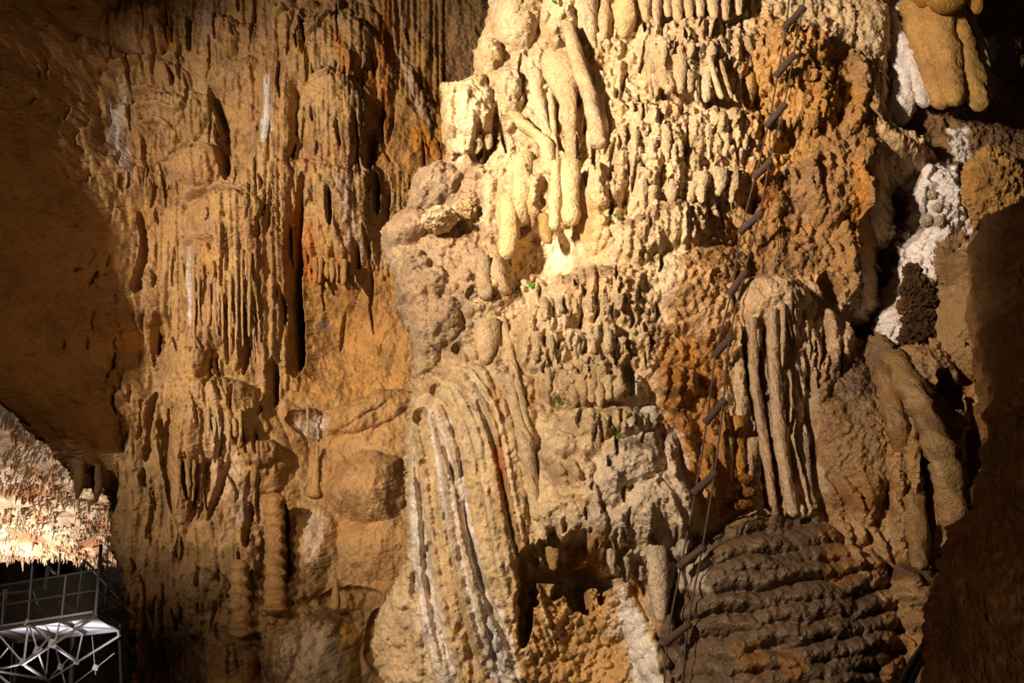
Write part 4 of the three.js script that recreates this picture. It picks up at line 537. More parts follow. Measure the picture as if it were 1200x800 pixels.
for (const d of [[366, 492, 26, 12, 22, -0.14, 0.5], [395, 400, 46, 60, 60, -0.14, 0.6], [346, 420, 7, 70, 24, -0.2, 0.4], [190, 390, 12, 24, 30, -0.25, 0.4], [285, 395, 5, 50, 40, -0.3, 0.35], [265, 385, 4, 40, 40, -0.2, 0.4], [262, 525, 8, 16, 20, -0.2], [410, 700, 40, 14, 16, -0.22], [447, 752, 20, 40, 40, -0.25], [465, 150, 24, 40, 40, -0.1]]) A.dome(...d);
A.line([[355, 205], [351, 280], [348, 340], [350, 434]], 5.5, -1.0, 0.35, 0.05); A.line([[415, 130], [418, 175], [410, 195]], 3, -0.28); A.line([[436, 150], [434, 185], [430, 200]], 4, -0.32, 0.4); A.line([[245, 100], [262, 150], [265, 210]], 6, -0.40, 0.5); A.line([[165, 250], [168, 300], [160, 345]], 4, -0.40); A.line([[182, 460], [176, 500], [172, 540]], 4, -0.40); A.line([[197, 480], [197, 560], [202, 600]], 4, -0.40); A.line([[268, 520], [258, 570], [245, 610]], 4, -0.40); A.line([[222, 20], [222, 60]], 3, -0.30); A.line([[338, 260], [342, 330]], 2.5, -0.20); A.line([[318, 220], [316, 270]], 2.5, -0.28); A.line([[320, 420], [322, 475]], 4, -0.40); A.line([[385, 220], [387, 265]], 3, -0.28); A.line([[440, 200], [442, 250]], 4, -0.32); A.line([[418, 285], [420, 315]], 3, -0.28); A.line([[292, 590], [288, 640]], 4, -0.40); A.line([[334, 590], [334, 690]], 4, -0.44, 0.4);
A.commit(); A.snap();
const foldA = (pts, w, hf = 0.9) => A.line(pts, w, w * A.mpp(...pts[1]) * hf, 0.5, 0.18);
for (const f of [
  [[[306, -20], [308, 160], [304, 320], [306, 470]], 7], [[[320, -20], [322, 160], [322, 320], [322, 440]], 7], [[[334, 20], [336, 180], [336, 340], [335, 450]], 8], [[[295, -20], [294, 100], [296, 240], [292, 420]], 5], [[[395, 0], [420, 40], [450, 30], [470, -10]], 10, 0.6], [[[430, 0], [450, 60], [452, 110], [445, 170]], 9], [[[470, 60], [490, 110], [505, 160], [515, 190]], 6], [[[455, 20], [480, 90], [500, 130]], 5], [[[350, 10], [345, 70], [330, 110]], 7], [[[375, 215], [385, 260], [405, 315]], 8], [[[358, 230], [372, 270], [385, 320]], 7], [[[425, 120], [424, 170], [432, 210]], 6], [[[330, 470], [350, 490], [375, 505], [420, 480], [470, 455]], 9, 0.7], [[[335, 490], [350, 520], [352, 560]], 8, 0.7], [[[390, 520], [400, 540], [420, 560]], 6, 0.6], [[[290, 470], [315, 490], [330, 520], [340, 560]], 9, 0.8],
  [[[150, 480], [160, 560], [150, 660], [160, 780]], 10], [[[180, 460], [186, 560], [180, 660], [190, 780]], 9], [[[130, 620], [150, 690], [160, 800]], 9], [[[60, 460], [90, 510], [120, 560]], 9], [[[20, 380], [70, 440], [120, 520], [150, 570]], 12, 0.7], [[[0, 300], [60, 370], [130, 450]], 10, 0.6], [[[0, 440], [40, 460], [80, 500]], 9], [[[105, 150], [120, 200], [140, 260]], 7], [[[140, 350], [150, 420], [160, 470]], 9],
]) foldA(...f);
A.commit();
A.gain = 1.7;
A.flutes();
{ // organ-pipe flutes under the domes
  const r = rng(21), fl = (x0, x1, yt, yb, n, w) => { for (let i = 0; i < n; i++) { const x = x0 + (x1 - x0) * (i + rr(0.2, 0.8, r)) / n, a = typeof yt === 'function' ? yt(x) : yt, b = typeof yb === 'function' ? yb(x) : yb; A.drip(x, a + rr(-6, 6, r), x + rr(-2, 2, r), b + rr(-22, 8, r), w * rr(0.7, 1.2, r), w * rr(0.6, 1.1, r), 1, 0.12, 0.12); } };
   fl(118, 300, -20, 60, 26, 3); fl(0, 110, 10, 60, 18, 3); fl(130, 215, 170, 240, 16, 3); fl(120, 210, 90, 130, 14, 3); fl(205, 265, 120, 160, 9, 3); fl(300, 350, 20, 470, 14, 2.6); fl(358, 440, 200, 300, 14, 3.6); fl(440, 520, -10, 120, 12, 3.4); fl(225, 300, 30, 90, 14, 2.8); fl(298, 326, 530, 560, 8, 2.6); fl(205, 300, 600, 690, 16, 3.6); fl(255, 320, 770, 830, 14, 3); fl(330, 350, 740, 790, 6, 2.6); fl(130, 200, 560, 800, 14, 4); fl(160, 215, 230, 400, 12, 3.6); fl(440, 480, 200, 330, 8, 3);
}
A.knobs([[205, 660], [300, 660], [300, 800], [180, 800]], 160, 3, 8, 0.6, 31); A.knobs([[310, 580], [336, 580], [338, 740], [306, 740]], 30, 5, 10, 0.6, 32); A.knobs([[280, 690], [430, 690], [430, 740], [280, 740]], 80, 3, 8, 0.6, 33); A.knobs([[0, 100], [130, 100], [140, 480], [0, 470]], 260, 3, 9, 0.6, 34);
A.drips([[0, 0], [110, 0], [120, 460], [60, 500], [0, 460]], 420, 2, 4.5, 10, 30, 1, 35, 0.25); A.drips([[130, 0], [296, 0], [300, 440], [140, 440]], 170, 1.6, 3.4, 20, 80, 0.7, 36); A.drips([[350, 0], [520, 0], [500, 90], [440, 110], [440, 320], [352, 320]], 130, 1.6, 3.6, 20, 80, 0.7, 39); A.pits([[130, 0], [520, 0], [480, 330], [330, 440], [140, 440]], 160, 1.5, 4, 1, 37); A.drips([[130, 450], [300, 450], [300, 780], [150, 790]], 240, 1.8, 4, 12, 50, 0.8, 38);
for (const l of [[[108, 84], [135, 78], [165, 72], [205, 68], [214, 74]], [[150, 112], [170, 106], [195, 108]], [[155, 126], [180, 122], [206, 130], [220, 120]], [[164, 146], [185, 142], [200, 150]], [[200, 174], [220, 170], [245, 176], [258, 186]], [[218, 232], [240, 222], [262, 220], [298, 226]], [[216, 290], [232, 282], [250, 280]], [[322, 20], [345, 6], [372, 6]], [[335, 56], [360, 42], [384, 22], [404, 6]], [[352, 92], [380, 88], [404, 80]]]) A.line(l, 4, 0.07, 0.6, 0.1);
A.commit();
A.cracks([[130, 0], [520, 0], [480, 330], [330, 470], [140, 470]], 90, 14, 60, 1.5, 0.1, 401); A.cracks([[130, 460], [310, 460], [310, 780], [150, 790]], 70, 14, 50, 1.6, 0.1, 402); A.cracks([[0, 0], [130, 0], [140, 480], [0, 470]], 50, 10, 30, 1.6, 0.06, 403, -0.3);
A.commit();
A.rough((x, y) => 0.10 * fbm(x * 1.5, y * 1.0, 2) + 0.05 * fbm(x * 5, y * 3.2, 3) + 0.012 * fbm(x * 22, y * 9, 2));
A.snapSoft(4);
// the arch over the side chamber and its hanging edge
A.trim([[-200, 470], [0, 492], [40, 496], [62, 512], [72, 540], [84, 566], [106, 566], [122, 580], [125, 620], [127, 646], [134, 662], [140, 692], [146, 730], [148, 800], [150, 960], [800, 960], [800, -200], [-200, -200]], 0.22, 6, 0.03, -0.15, 0.4);
A.paintAll((x, y) => { const a = clamp(0.5 + 0.9 * fbm(x * 1.1, y * 0.6, 3)), b = clamp(0.5 + fbm(x * 4 + 9, y * 1.6, 3)), c0 = lin(0xb8945f), c1 = lin(0xa17648), c2 = lin(0xae9072); return [0, 1, 2].map((i) => c0[i] + (c1[i] - c0[i]) * a * 0.8 + (c2[i] - c0[i]) * b * 0.55); });
for (const [p, c, a, f, sc] of [  // first patch darkens the dim left zone: shade put into the colour
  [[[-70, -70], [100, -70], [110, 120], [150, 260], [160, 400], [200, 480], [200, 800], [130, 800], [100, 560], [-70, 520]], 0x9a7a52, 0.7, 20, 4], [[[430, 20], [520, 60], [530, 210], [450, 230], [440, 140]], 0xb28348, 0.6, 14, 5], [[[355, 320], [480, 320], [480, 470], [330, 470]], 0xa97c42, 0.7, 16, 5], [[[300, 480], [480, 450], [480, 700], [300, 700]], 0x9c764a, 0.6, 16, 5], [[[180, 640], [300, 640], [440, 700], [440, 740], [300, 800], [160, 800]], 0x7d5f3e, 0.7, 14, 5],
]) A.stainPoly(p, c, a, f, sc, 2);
for (const s of [
  [140, 140, 10, 50, 0xc6b4a8, 0.7], [135, 150, 6, 40, 0xcabab0, 0.6], [312, 148, 8, 16, 0xd2c8c0, 0.9, 30], [222, 330, 5, 46, 0xc8b8ac, 0.6], [240, 30, 7, 40, 0xc0aa98, 0.6], [190, 25, 5, 50, 0xb26c1c, 0.8], [170, 45, 26, 34, 0xc9a27a, 0.6], [170, 45, 6, 5, 0xb8782c, 0.8], [366, 500, 22, 14, 0xc2b0a0, 0.8, 20], [368, 625, 14, 40, 0xc0aa92, 0.75], [365, 765, 44, 40, 0xbda78c, 0.75], [408, 750, 12, 40, 0xb08030, 0.7, 14], [435, 600, 44, 46, 0xad8a60, 0.5], [260, 545, 16, 60, 0xc2a486, 0.6], [380, 380, 6, 8, 0x8a7c74, 0.9], [450, 140, 8, 24, 0xb8741e, 0.7], [500, 165, 24, 24, 0xc07c26, 0.7], [362, 290, 10, 40, 0xb46a2a, 0.6], [452, 40, 10, 60, 0xa86a30, 0.7], [240, 700, 30, 24, 0x604930, 0.7], [390, 720, 40, 12, 0x5f4628, 0.7], [420, 600, 14, 30, 0x8a6a44, 0.4],
]) A.stain(...s);
for (const [p, w, c, k] of [[[[455, -10], [452, 60], [452, 120], [440, 180]], 5, '#9a5c28', 0.65], [[[190, -10], [194, 30], [204, 54]], 3.5, '#b4701e', 0.8], [[[132, 126], [138, 160], [148, 196]], 8, '#c2b2aa', 0.6], [[[470, 60], [486, 110], [506, 150]], 6, '#b89a82', 0.6], [[[312, 90], [313, 130], [309, 164]], 5, '#cfc4bc', 0.7], [[[220, 300], [222, 340], [223, 380]], 3.5, '#c8b8ae', 0.7], [[[352, 250], [356, 290], [360, 330]], 6, '#b06428', 0.55], [[[262, 520], [276, 560], [280, 610]], 12, '#c0a184', 0.55], [[[400, 210], [410, 250], [420, 300]], 12, '#b09276', 0.55], [[[395, 40], [410, 80], [440, 100]], 9, '#b47a3c', 0.5]]) A.stroke(p, w, c, k);
const RA = {};
for (const [key, name, category, label, poly] of [
  ['ledges', 'rock_ledges', 'rock', 'stepped tan ledges on the far wall above the organ pipe column', [[104, 84], [215, 66], [262, 180], [262, 214], [218, 230], [150, 200], [130, 120]]],
  ['boulder', 'rock_slab', 'rock', 'smooth pale slab with a rusty streak above the stepped ledges', [[138, 0], [190, -10], [198, 60], [165, 70], [140, 66]]],
  ['organ', 'organ_pipe_column', 'flowstone', 'fluted organ pipe column with dark slits on the far wall', [[214, 240], [262, 214], [300, 228], [300, 446], [272, 448], [214, 412]]],
  ['tall', 'stone_column', 'column', 'tall smooth tan column left of the long black slot', [[300, -60], [346, -60], [352, 200], [346, 440], [334, 476], [302, 470]]],
  ['canopy', 'stone_canopy', 'flowstone', 'draped canopy with short flutes at the top of the far wall', [[348, 56], [402, 6], [440, 60], [432, 204], [354, 204]]],
  ['veil', 'hanging_veil', 'flowstone', 'veil of folded stone with ragged tips right of the black slot', [[356, 206], [440, 206], [444, 300], [406, 334], [356, 330]]],
  ['cascade', 'stone_cascade', 'flowstone', 'cascade of small fluted domes under the organ pipe column', [[200, 414], [272, 448], [302, 474], [278, 530], [246, 616], [200, 600]]],
  ['round', 'round_boulder', 'rock', 'large rounded boulder in the far wall next to the ribbed curtain', [[384, 560], [430, 524], [482, 540], [482, 612], [430, 622], [390, 600]]],
  ['pale', 'stone_bulge', 'rock', 'pale rounded bulge with a yellow rim at the foot of the far wall', [[318, 760], [350, 718], [400, 722], [430, 770], [420, 850], [318, 850]]],
  ['pedestal', 'stone_pedestal', 'rock', 'dark knobbly pedestal left of the stacked pillar', [[200, 680], [240, 664], [300, 680], [306, 850], [190, 850]]],
]) RA[key] = A.region(poly, name, label, category);
A.build('wall_left', M.wall);
const TA = (k) => A.thingOf[RA[k]];
fringe(TA('veil'), [[360, 322], [385, 318], [412, 316]], 8, 3, 26, A); fringe(TA('canopy'), [[350, 92], [390, 80], [428, 70]], 9, 2.6, 24, A); fringe(TA('organ'), [[222, 350], [260, 360], [296, 354]], 9, 2.4, 90, A); fringe(TA('cascade'), [[240, 500], [262, 506], [284, 500]], 6, 2.6, 36, A); fringe(TA('ledges'), [[130, 210], [170, 208], [212, 214]], 7, 2, 24, A); fringe(TA('cascade'), [[204, 560], [222, 562], [240, 566]], 4, 2.4, 60, A);
for (const [label, pts, o] of [
  ['dark pointed stalactite left of its twin under the arch', [[93, 540, 8], [93, 566, 6], [90, 585, 2]], { push: 0.0, color: '#6e5436' }],
  ['dark pointed stalactite right of its twin under the arch', [[113, 545, 7], [114, 572, 6], [112, 589, 2]], { push: 0.0, color: '#6e5436' }],
  ['white drip tongue at the side of the tall smooth column', [[314, 100, 3.5], [313, 134, 4.5], [309, 164, 4]], { color: '#cdc2ba' }],
]) stalactite(A, pts, label, o);
{ // stalagmites standing on ledges of the far wall
  const up = (label, pts, o) => stalactite(A, pts, label, { name: 'stalagmite', category: 'stalagmite', ...o });
  const stack = (x, y0, y1, w, n) => { const p = []; for (let i = 0; i <= n; i++) { const y = y0 + (y1 - y0) * i / n; p.push([x + (i % 4 === 1 ? 0.8 : -0.4), y, (i === 0 ? 0.55 : i % 2 ? 1.14 : 0.82) * w * (1 + 0.35 * i / n)]); } return p; };
  up('tall stacked pillar of ring shaped stone on the far wall', stack(322, 578, 722, 10, 20), { push: 0.3, out: 0.5, color: '#a3794a', geo: { rings: 80, lump: 0.1, seg: 20 } });
  up('shorter stacked pillar of lumpy stone left of the tall stacked one', stack(281, 656, 748, 9.5, 12), { push: 0.3, out: 0.5, color: '#a07a50', geo: { rings: 56, lump: 0.16, seg: 20 } });
  up('small pointed stalagmite beside a dark niche near the pale bulge', [[393.5, 677, 1.6], [393.5, 690, 3.5], [393, 704, 5], [392.5, 716, 6.5]], { push: 0.2, anchor: 3, color: '#a5804e', geo: { rings: 20 } });
  up('thin stick stalagmite by the whitish patch', [[360, 474, 1.3], [360.5, 490, 1.7], [360.5, 512, 2.4]], { push: 0.12, color: '#ab8b66' });
  up('thin stick stalagmite on a cone below the whitish patch', [[372, 522, 2.2], [371, 545, 3], [369, 572, 5], [368, 584, 9]], { push: 0.12, color: '#a5824e' });
}

// ================================================================== the dark rock close by on the right
const N = new Sheet(-5.2, [1050, 200, 1250, 900], 0.0062);
N.coarse([[1040, 200, -0.6], [1150, 200, -0.2], [1250, 200, 0.3], [1050, 400, -0.6], [1160, 400, 0.0], [1250, 400, 0.4], [1050, 600, -0.3], [1140, 600, 0.05], [1250, 600, 0.5], [1060, 760, 0.0], [1120, 760, 0.2], [1250, 760, 0.6], [1060, 900, 0.1], [1250, 900, 0.7]]);
for (const d of [[1175, 285, 40, 44, 60, 0.12], [1190, 400, 36, 60, 80, 0.12], [1180, 560, 40, 90, 80, 0.14], [1140, 680, 44, 70, 90, 0.14], [1190, 760, 50, 80, 60, 0.12]]) N.dome(...d);
N.commit(); N.snap();
N.drips([[1060, 200], [1250, 200], [1250, 900], [1060, 900]], 260, 5, 12, 30, 80, 0.5, 81, -0.3); N.pits([[1060, 200], [1250, 200], [1250, 900], [1060, 900]], 260, 3, 9, 0.7, 82); N.knobs([[1060, 200], [1250, 200], [1250, 900], [1060, 900]], 300, 3, 9, 0.35, 83);
N.commit();
N.rough((x, y) => 0.10 * fbm(x * 4, y * 3, 3) + 0.03 * fbm(x * 18, y * 12, 3));
N.trim([[1320, 215], [1198, 232], [1176, 244], [1152, 250], [1146, 276], [1150, 312], [1158, 350], [1161, 402], [1170, 452], [1166, 500], [1152, 556], [1140, 592], [1120, 622], [1102, 678], [1089, 730], [1083, 800], [1080, 1000], [1400, 1000]], 0.1, 5, 0.012, 0.75, 0);
N.paintAll((x, y) => { const a = clamp(0.5 + fbm(x * 4, y * 2.5, 3)), c0 = lin(0xb58a5a), c1 = lin(0x9a6c42); return [0, 1, 2].map((i) => c0[i] + (c1[i] - c0[i]) * a); });
N.stain(1165, 460, 20, 60, 0xb07c40, 0.5); N.stain(1150, 640, 20, 50, 0xa8662e, 0.6);
N.region([[1000, 210], [1320, 200], [1320, 1000], [1000, 1000]], 'foreground_rock', 'unlit brown rock face rising in front of the popcorn mound and pitted pillar', 'rock', null, M.wall);
N.build('wall_front', M.wall);
scene.remove(N.wall);

// ================================================================== the far chamber seen under the arch
function roughGrid(nu, nv, f, colour, mat, name) { // f(u, v) -> Vector3
  const pos = new Float32Array((nu + 1) * (nv + 1) * 3), uv = new Float32Array((nu + 1) * (nv + 1) * 2), col = new Float32Array(pos.length), idx = [];
  let k = 0; for (let j = 0; j <= nv; j++) for (let i = 0; i <= nu; i++, k++) { const p = f(i / nu, j / nv); p.toArray(pos, k * 3); uv[k * 2] = p.x + p.y * 0.4; uv[k * 2 + 1] = p.z + p.y; col.set(colour(p), k * 3); if (i < nu && j < nv) idx.push(k, k + 1, k + nu + 1, k + 1, k + nu + 2, k + nu + 1); }
  const g = new THREE.BufferGeometry(); g.setAttribute('position', new THREE.BufferAttribute(pos, 3)); g.setAttribute('uv', new THREE.BufferAttribute(uv, 2)); g.setAttribute('color', new THREE.BufferAttribute(col, 3)); g.setIndex(idx); g.computeVertexNormals();
  const m = shade(new THREE.Mesh(g, mat)); m.name = name; return m;
}
const mix = (a, b, t) => a.map((v, i) => v + (b[i] - v) * t);
const ceilY = (x, z) => 6.35 + Math.max(0, (z + 43) * 0.5) * (z > -43 ? 1 : 0) + Math.max(0, -43.5 - z) * 1.5 + 0.35 * fbm(x * 0.25, z * 0.25, 3) + 0.16 * fbm(x * 1.3, z * 1.3, 3);
{
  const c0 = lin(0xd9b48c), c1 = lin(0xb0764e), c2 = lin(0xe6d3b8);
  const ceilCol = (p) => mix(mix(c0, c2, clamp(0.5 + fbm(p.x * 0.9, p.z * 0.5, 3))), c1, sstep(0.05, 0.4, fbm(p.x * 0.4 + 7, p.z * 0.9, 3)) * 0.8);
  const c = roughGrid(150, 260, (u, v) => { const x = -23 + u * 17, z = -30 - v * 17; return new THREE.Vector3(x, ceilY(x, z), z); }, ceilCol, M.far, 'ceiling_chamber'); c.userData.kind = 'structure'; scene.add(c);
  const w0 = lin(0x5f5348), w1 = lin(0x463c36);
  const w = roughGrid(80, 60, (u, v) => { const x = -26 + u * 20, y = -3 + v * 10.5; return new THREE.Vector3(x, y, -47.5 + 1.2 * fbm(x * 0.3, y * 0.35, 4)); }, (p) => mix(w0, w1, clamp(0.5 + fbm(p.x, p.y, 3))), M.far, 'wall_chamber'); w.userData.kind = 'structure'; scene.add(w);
  // the ceiling bristles with short stalactites; the larger ones are things, the countless small ones one body
  const r = rng(64), small = []; const cone = (x, z, L, q, seg) => { const y = ceilY(x, z); const P = [new THREE.Vector3(0, 0.12, 0), new THREE.Vector3(rr(-0.02, 0.02, r), -L * 0.4, rr(-0.02, 0.02, r)), new THREE.Vector3(rr(-0.03, 0.03, r), -L, 0)]; return [dripGeo(P, [q * 1.3, q * 0.7, q * 0.18], { seg, rings: seg > 6 ? 8 : 4, seed: x * 3 + z, color: ceilCol({ x, z }), lump: 0.2 }), x, y, z]; };
  for (let i = 0; i < 8500; i++) { const z = -32 - 12 * r(), x = rr(-20, -9, r); if (n2(x * 0.7, z * 0.7) < -0.45) continue; const [g, a, b, c] = cone(x, z, rr(0.07, 0.24, r), rr(0.022, 0.05, r), 5); g.translate(a, b, c); small.push(g); }
  const s = shade(new THREE.Mesh(mergeGeometries(small), M.far)); s.name = 'small_stalactites'; tag(s, 'dense small stalactites bristling on the bright far chamber ceiling', 'stalactites', null, 'stuff'); scene.add(s);
  for (let i = 0; i < 70; i++) { const z = rr(-43.5, -34, r), x = rr(-18.5, -10.5, r), [g, a, b, c] = cone(x, z, rr(0.24, 0.46, r), rr(0.05, 0.08, r), 9), m = shade(new THREE.Mesh(g, M.far)); m.name = numbered('chamber_stalactite'); m.position.set(a, b, c); tag(m, 'short stalactite on the bright ceiling of the far chamber', 'stalactite', 'larger stalactites of the far chamber'); scene.add(m); }
}
// the rest of the cave around the viewer: floor, roof and walls that bounce the lamplight
{
  const k0 = lin(0x9a7448), k1 = lin(0x6f5335), kc = (p) => mix(k0, k1, clamp(0.5 + fbm(p.x * 0.5 + p.y, p.z * 0.5, 3)));
  const put = (m) => { m.userData.kind = 'structure'; scene.add(m); };
  put(roughGrid(60, 100, (u, v) => { const x = -30 + u * 44, z = 8 - v * 64; return new THREE.Vector3(x, -0.5 + 0.5 * fbm(x * 0.3, z * 0.3, 3), z); }, kc, M.far, 'floor'));
  put(roughGrid(60, 60, (u, v) => { const x = -16 + u * 28, z = 8 - v * 26; return new THREE.Vector3(x, 13 + 0.8 * fbm(x * 0.3, z * 0.3, 3), z); }, kc, M.far, 'ceiling'));
  put(roughGrid(60, 40, (u, v) => { const x = -16 + u * 28, y = -1 + v * 15; return new THREE.Vector3(x, y, 7 + 0.8 * fbm(x * 0.3, y * 0.3, 3)); }, kc, M.far, 'wall_back'));
  put(roughGrid(40, 40, (u, v) => { const z = 8 - u * 18, y = -1 + v * 15; return new THREE.Vector3(8.5 + 0.8 * fbm(z * 0.3, y * 0.3, 3), y, z); }, kc, M.far, 'wall_side'));
}

// ================================================================== rope ladder hanging against the flowstone
const woodTex = (() => { const c = document.createElement('canvas'); c.width = 128; c.height = 256; const g = c.getContext('2d'), r = rng(3); g.fillStyle = '#3e281b'; g.fillRect(0, 0, 128, 256); for (let i = 0; i < 260; i++) { g.strokeStyle = ['#2c1b12', '#5d4030', '#3a261a', '#6b4c38'][r() * 4 | 0]; g.globalAlpha = 0.35; g.lineWidth = rr(0.5, 2, r); const x = r() * 128; g.beginPath(); g.moveTo(x, r() * 200); g.lineTo(x + rr(-3, 3, r), r() * 256); g.stroke(); } const t = new THREE.CanvasTexture(c); t.colorSpace = THREE.SRGBColorSpace; t.wrapS = t.wrapT = THREE.RepeatWrapping; return t; })();
const matWood = new THREE.MeshStandardMaterial({ map: woodTex, bumpMap: woodTex, bumpScale: 0.003, roughness: 0.85 });
const matRope = new THREE.MeshStandardMaterial({ color: 0x4a3a2c, roughness: 0.9 });
function tube(P, r, mat, name, seg = 8, n = 0) { const cv = P.length > 2 ? new THREE.CatmullRomCurve3(P) : new THREE.LineCurve3(P[0], P[1]), m = shade(new THREE.Mesh(new THREE.TubeGeometry(cv, n || Math.max(1, (P.length - 1) * 6), r, seg, false), mat)); m.name = name; return m; }
function bar(a, b, r, mat, name, seg = 8) { const d = b.clone().sub(a), g = new THREE.CylinderGeometry(r, r, d.length(), seg, 1); const m = shade(new THREE.Mesh(g, mat)); m.position.copy(a).addScaledVector(d, 0.5); m.quaternion.setFromUnitVectors(new THREE.Vector3(0, 1, 0), d.clone().normalize()); m.name = name; return m; }
{
  const R = [[[924, -26], [950, -52]], [[919, 33], [943, 8]], [[909, 90], [932, 63]], [[898, 149], [921, 121]], [[883, 209], [904, 188]], [[866, 273], [893, 248]], [[855, 345], [874, 318]], [[837, 417], [857, 394]], [[826, 496], [850, 468]], [[812, 579], [840, 552]], [[795, 665], [826, 640]], [[779, 754], [809, 730]], [[774, 842], [800, 820]]];
  const z = R.map(([a, b]) => Math.max(...[[a[0], a[1] - 12], [b[0], b[1]], a, [a[0], a[1] + 16], [b[0], b[1] + 20]].map(([x, y]) => { const p = B.loc(clamp(x, 0, 1200), clamp(y, 0, 800)); return p.z; })) + 0.05);
  const zs = z.map((v, i) => { let m = v; for (const d of [-1, 1]) if (z[i + d] !== undefined) m = Math.max(m, 0.55 * v + 0.45 * z[i + d]); return m; });
  const root = new THREE.Group(); root.name = 'rope_ladder'; tag(root, 'old rope ladder with dark wooden rungs hanging down the flowstone', 'ladder'); const o = at(779, 754, zs[11]); root.position.copy(o); scene.add(root);
  const L = [], Q = [];
  R.forEach(([a, b], i) => {
    const p = at(...a, zs[i] - 0.03), q = at(...b, zs[i] + 0.04), d = q.clone().sub(p), m = bar(p, q, 0.026, matWood, 'rung', 12);
    const g = m.geometry, v = g.attributes.position; for (let k = 0; k < v.count; k++) { const w = 1 + 0.12 * n3(v.getX(k) * 60, v.getY(k) * 9 + i, v.getZ(k) * 60); v.setX(k, v.getX(k) * w); v.setZ(k, v.getZ(k) * w); } g.computeVertexNormals();
    m.position.sub(o); root.add(m); L.push(p.clone().addScaledVector(d, 0.1).sub(o)); Q.push(q.clone().addScaledVector(d, -0.1).sub(o));
    for (const t of [0.1, 0.9]) { const k = new THREE.Mesh(new THREE.TorusGeometry(0.027, 0.006, 6, 12), matRope); shade(k); k.name = 'rope_loop'; k.position.copy(p).addScaledVector(d, t).sub(m.position).sub(o); k.position.applyQuaternion(m.quaternion.clone().invert()); k.rotation.x = Math.PI / 2; m.add(k); }
  });
  root.add(tube(L, 0.0065, matRope, 'rope', 7, 120), tube(Q, 0.0065, matRope, 'rope', 7, 120));
}
// a loose thin cord beside the ladder
{
  const P = [[905, 205], [908, 225], [914, 240], [911, 258], [912, 290], [908, 305]].map(([x, y]) => { const p = B.loc(x, y); return at(x, y, p.z + 0.035); }), m = tube(P.map((p) => p.clone().sub(P[0])), 0.004, matRope, 'cord', 6, 40); m.position.copy(P[0]); tag(m, 'short loose cord dangling beside the upper ladder rungs', 'cord'); scene.add(m);
}
// black hoses and a pale conduit running down beside the small mound
{
  const black = new THREE.MeshStandardMaterial({ color: 0x0d0d10, roughness: 0.4 }), pale = new THREE.MeshStandardMaterial({ color: 0x9a8467, roughness: 0.7 });
  for (const [pts, r, mat, name, label, cat] of [[[[1106, 722], [1086, 752], [1066, 782], [1044, 830]], 0.020, black, 'black_hose', 'black hose nearest the small mound at the foot of the dark rock', 'hose'], [[[1112, 726], [1092, 758], [1075, 784], [1054, 832]], 0.017, black, 'black_hose', 'black hose squeezed between its twin and the pale conduit', 'hose'], [[[1118, 730], [1098, 762], [1084, 790], [1070, 836]], 0.022, pale, 'conduit', 'pale conduit beside the black hoses at the dark rock', 'pipe']]) {
    const P = pts.map(([x, y], i) => at(x, y, -6.9 + i * 0.12)), m = tube(P.map((p) => p.clone().sub(P[0])), r, mat, numbered(name), 10, 40); m.position.copy(P[0]); tag(m, label, cat); scene.add(m);
  }
}
// tiny ferns and moss living in the lamplight
{
  const leaf = new THREE.MeshPhysicalMaterial({ color: 0x5f9a2c, roughness: 0.8, side: THREE.DoubleSide, transmission: 0.3 });
  const sh = new THREE.Shape(); sh.moveTo(0, 0); sh.quadraticCurveTo(0.35, 0.4, 0, 1); sh.quadraticCurveTo(-0.35, 0.4, 0, 0);
  const lg = new THREE.ExtrudeGeometry(sh, { depth: 0.03, bevelEnabled: false, curveSegments: 4 }), r = rng(17);
  for (const [px, py, s, label] of [[625, 336, 6, 'bright green fern tuft at the lower rim of the smooth bright hollow'], [722, 253, 5, 'green tuft in a nook left of the brown dome tops'], [656, 472, 5, 'green moss tuft at the foot of the stout drips'], [725, 512, 4, 'green tuft on the grey bulge beside the white drips'], [650, 3, 4, 'green tuft at the brow beside the thick curled stalactite'], [1034, 346, 5, 'slim green plant at the edge of the dark recess']]) {
    const p = B.loc(px, py), m = B.mpp(px, py) * s, root = new THREE.Group(); root.name = numbered('fern_tuft'); root.position.copy(at(px, py, p.z + 0.03)); tag(root, label, 'plant'); scene.add(root);
    for (let i = 0; i < 14; i++) { const l = shade(new THREE.Mesh(lg, leaf)); l.name = 'leaf'; l.scale.setScalar(m * rr(0.7, 1.3, r)); l.position.set(rr(-0.5, 0.5, r) * m, rr(-0.5, 0.4, r) * m, rr(-0.2, 0.3, r) * m); l.rotation.set(rr(-0.6, 0.8, r), rr(-1.5, 1.5, r), rr(-1.5, 1.5, r)); root.add(l); }
  }
}

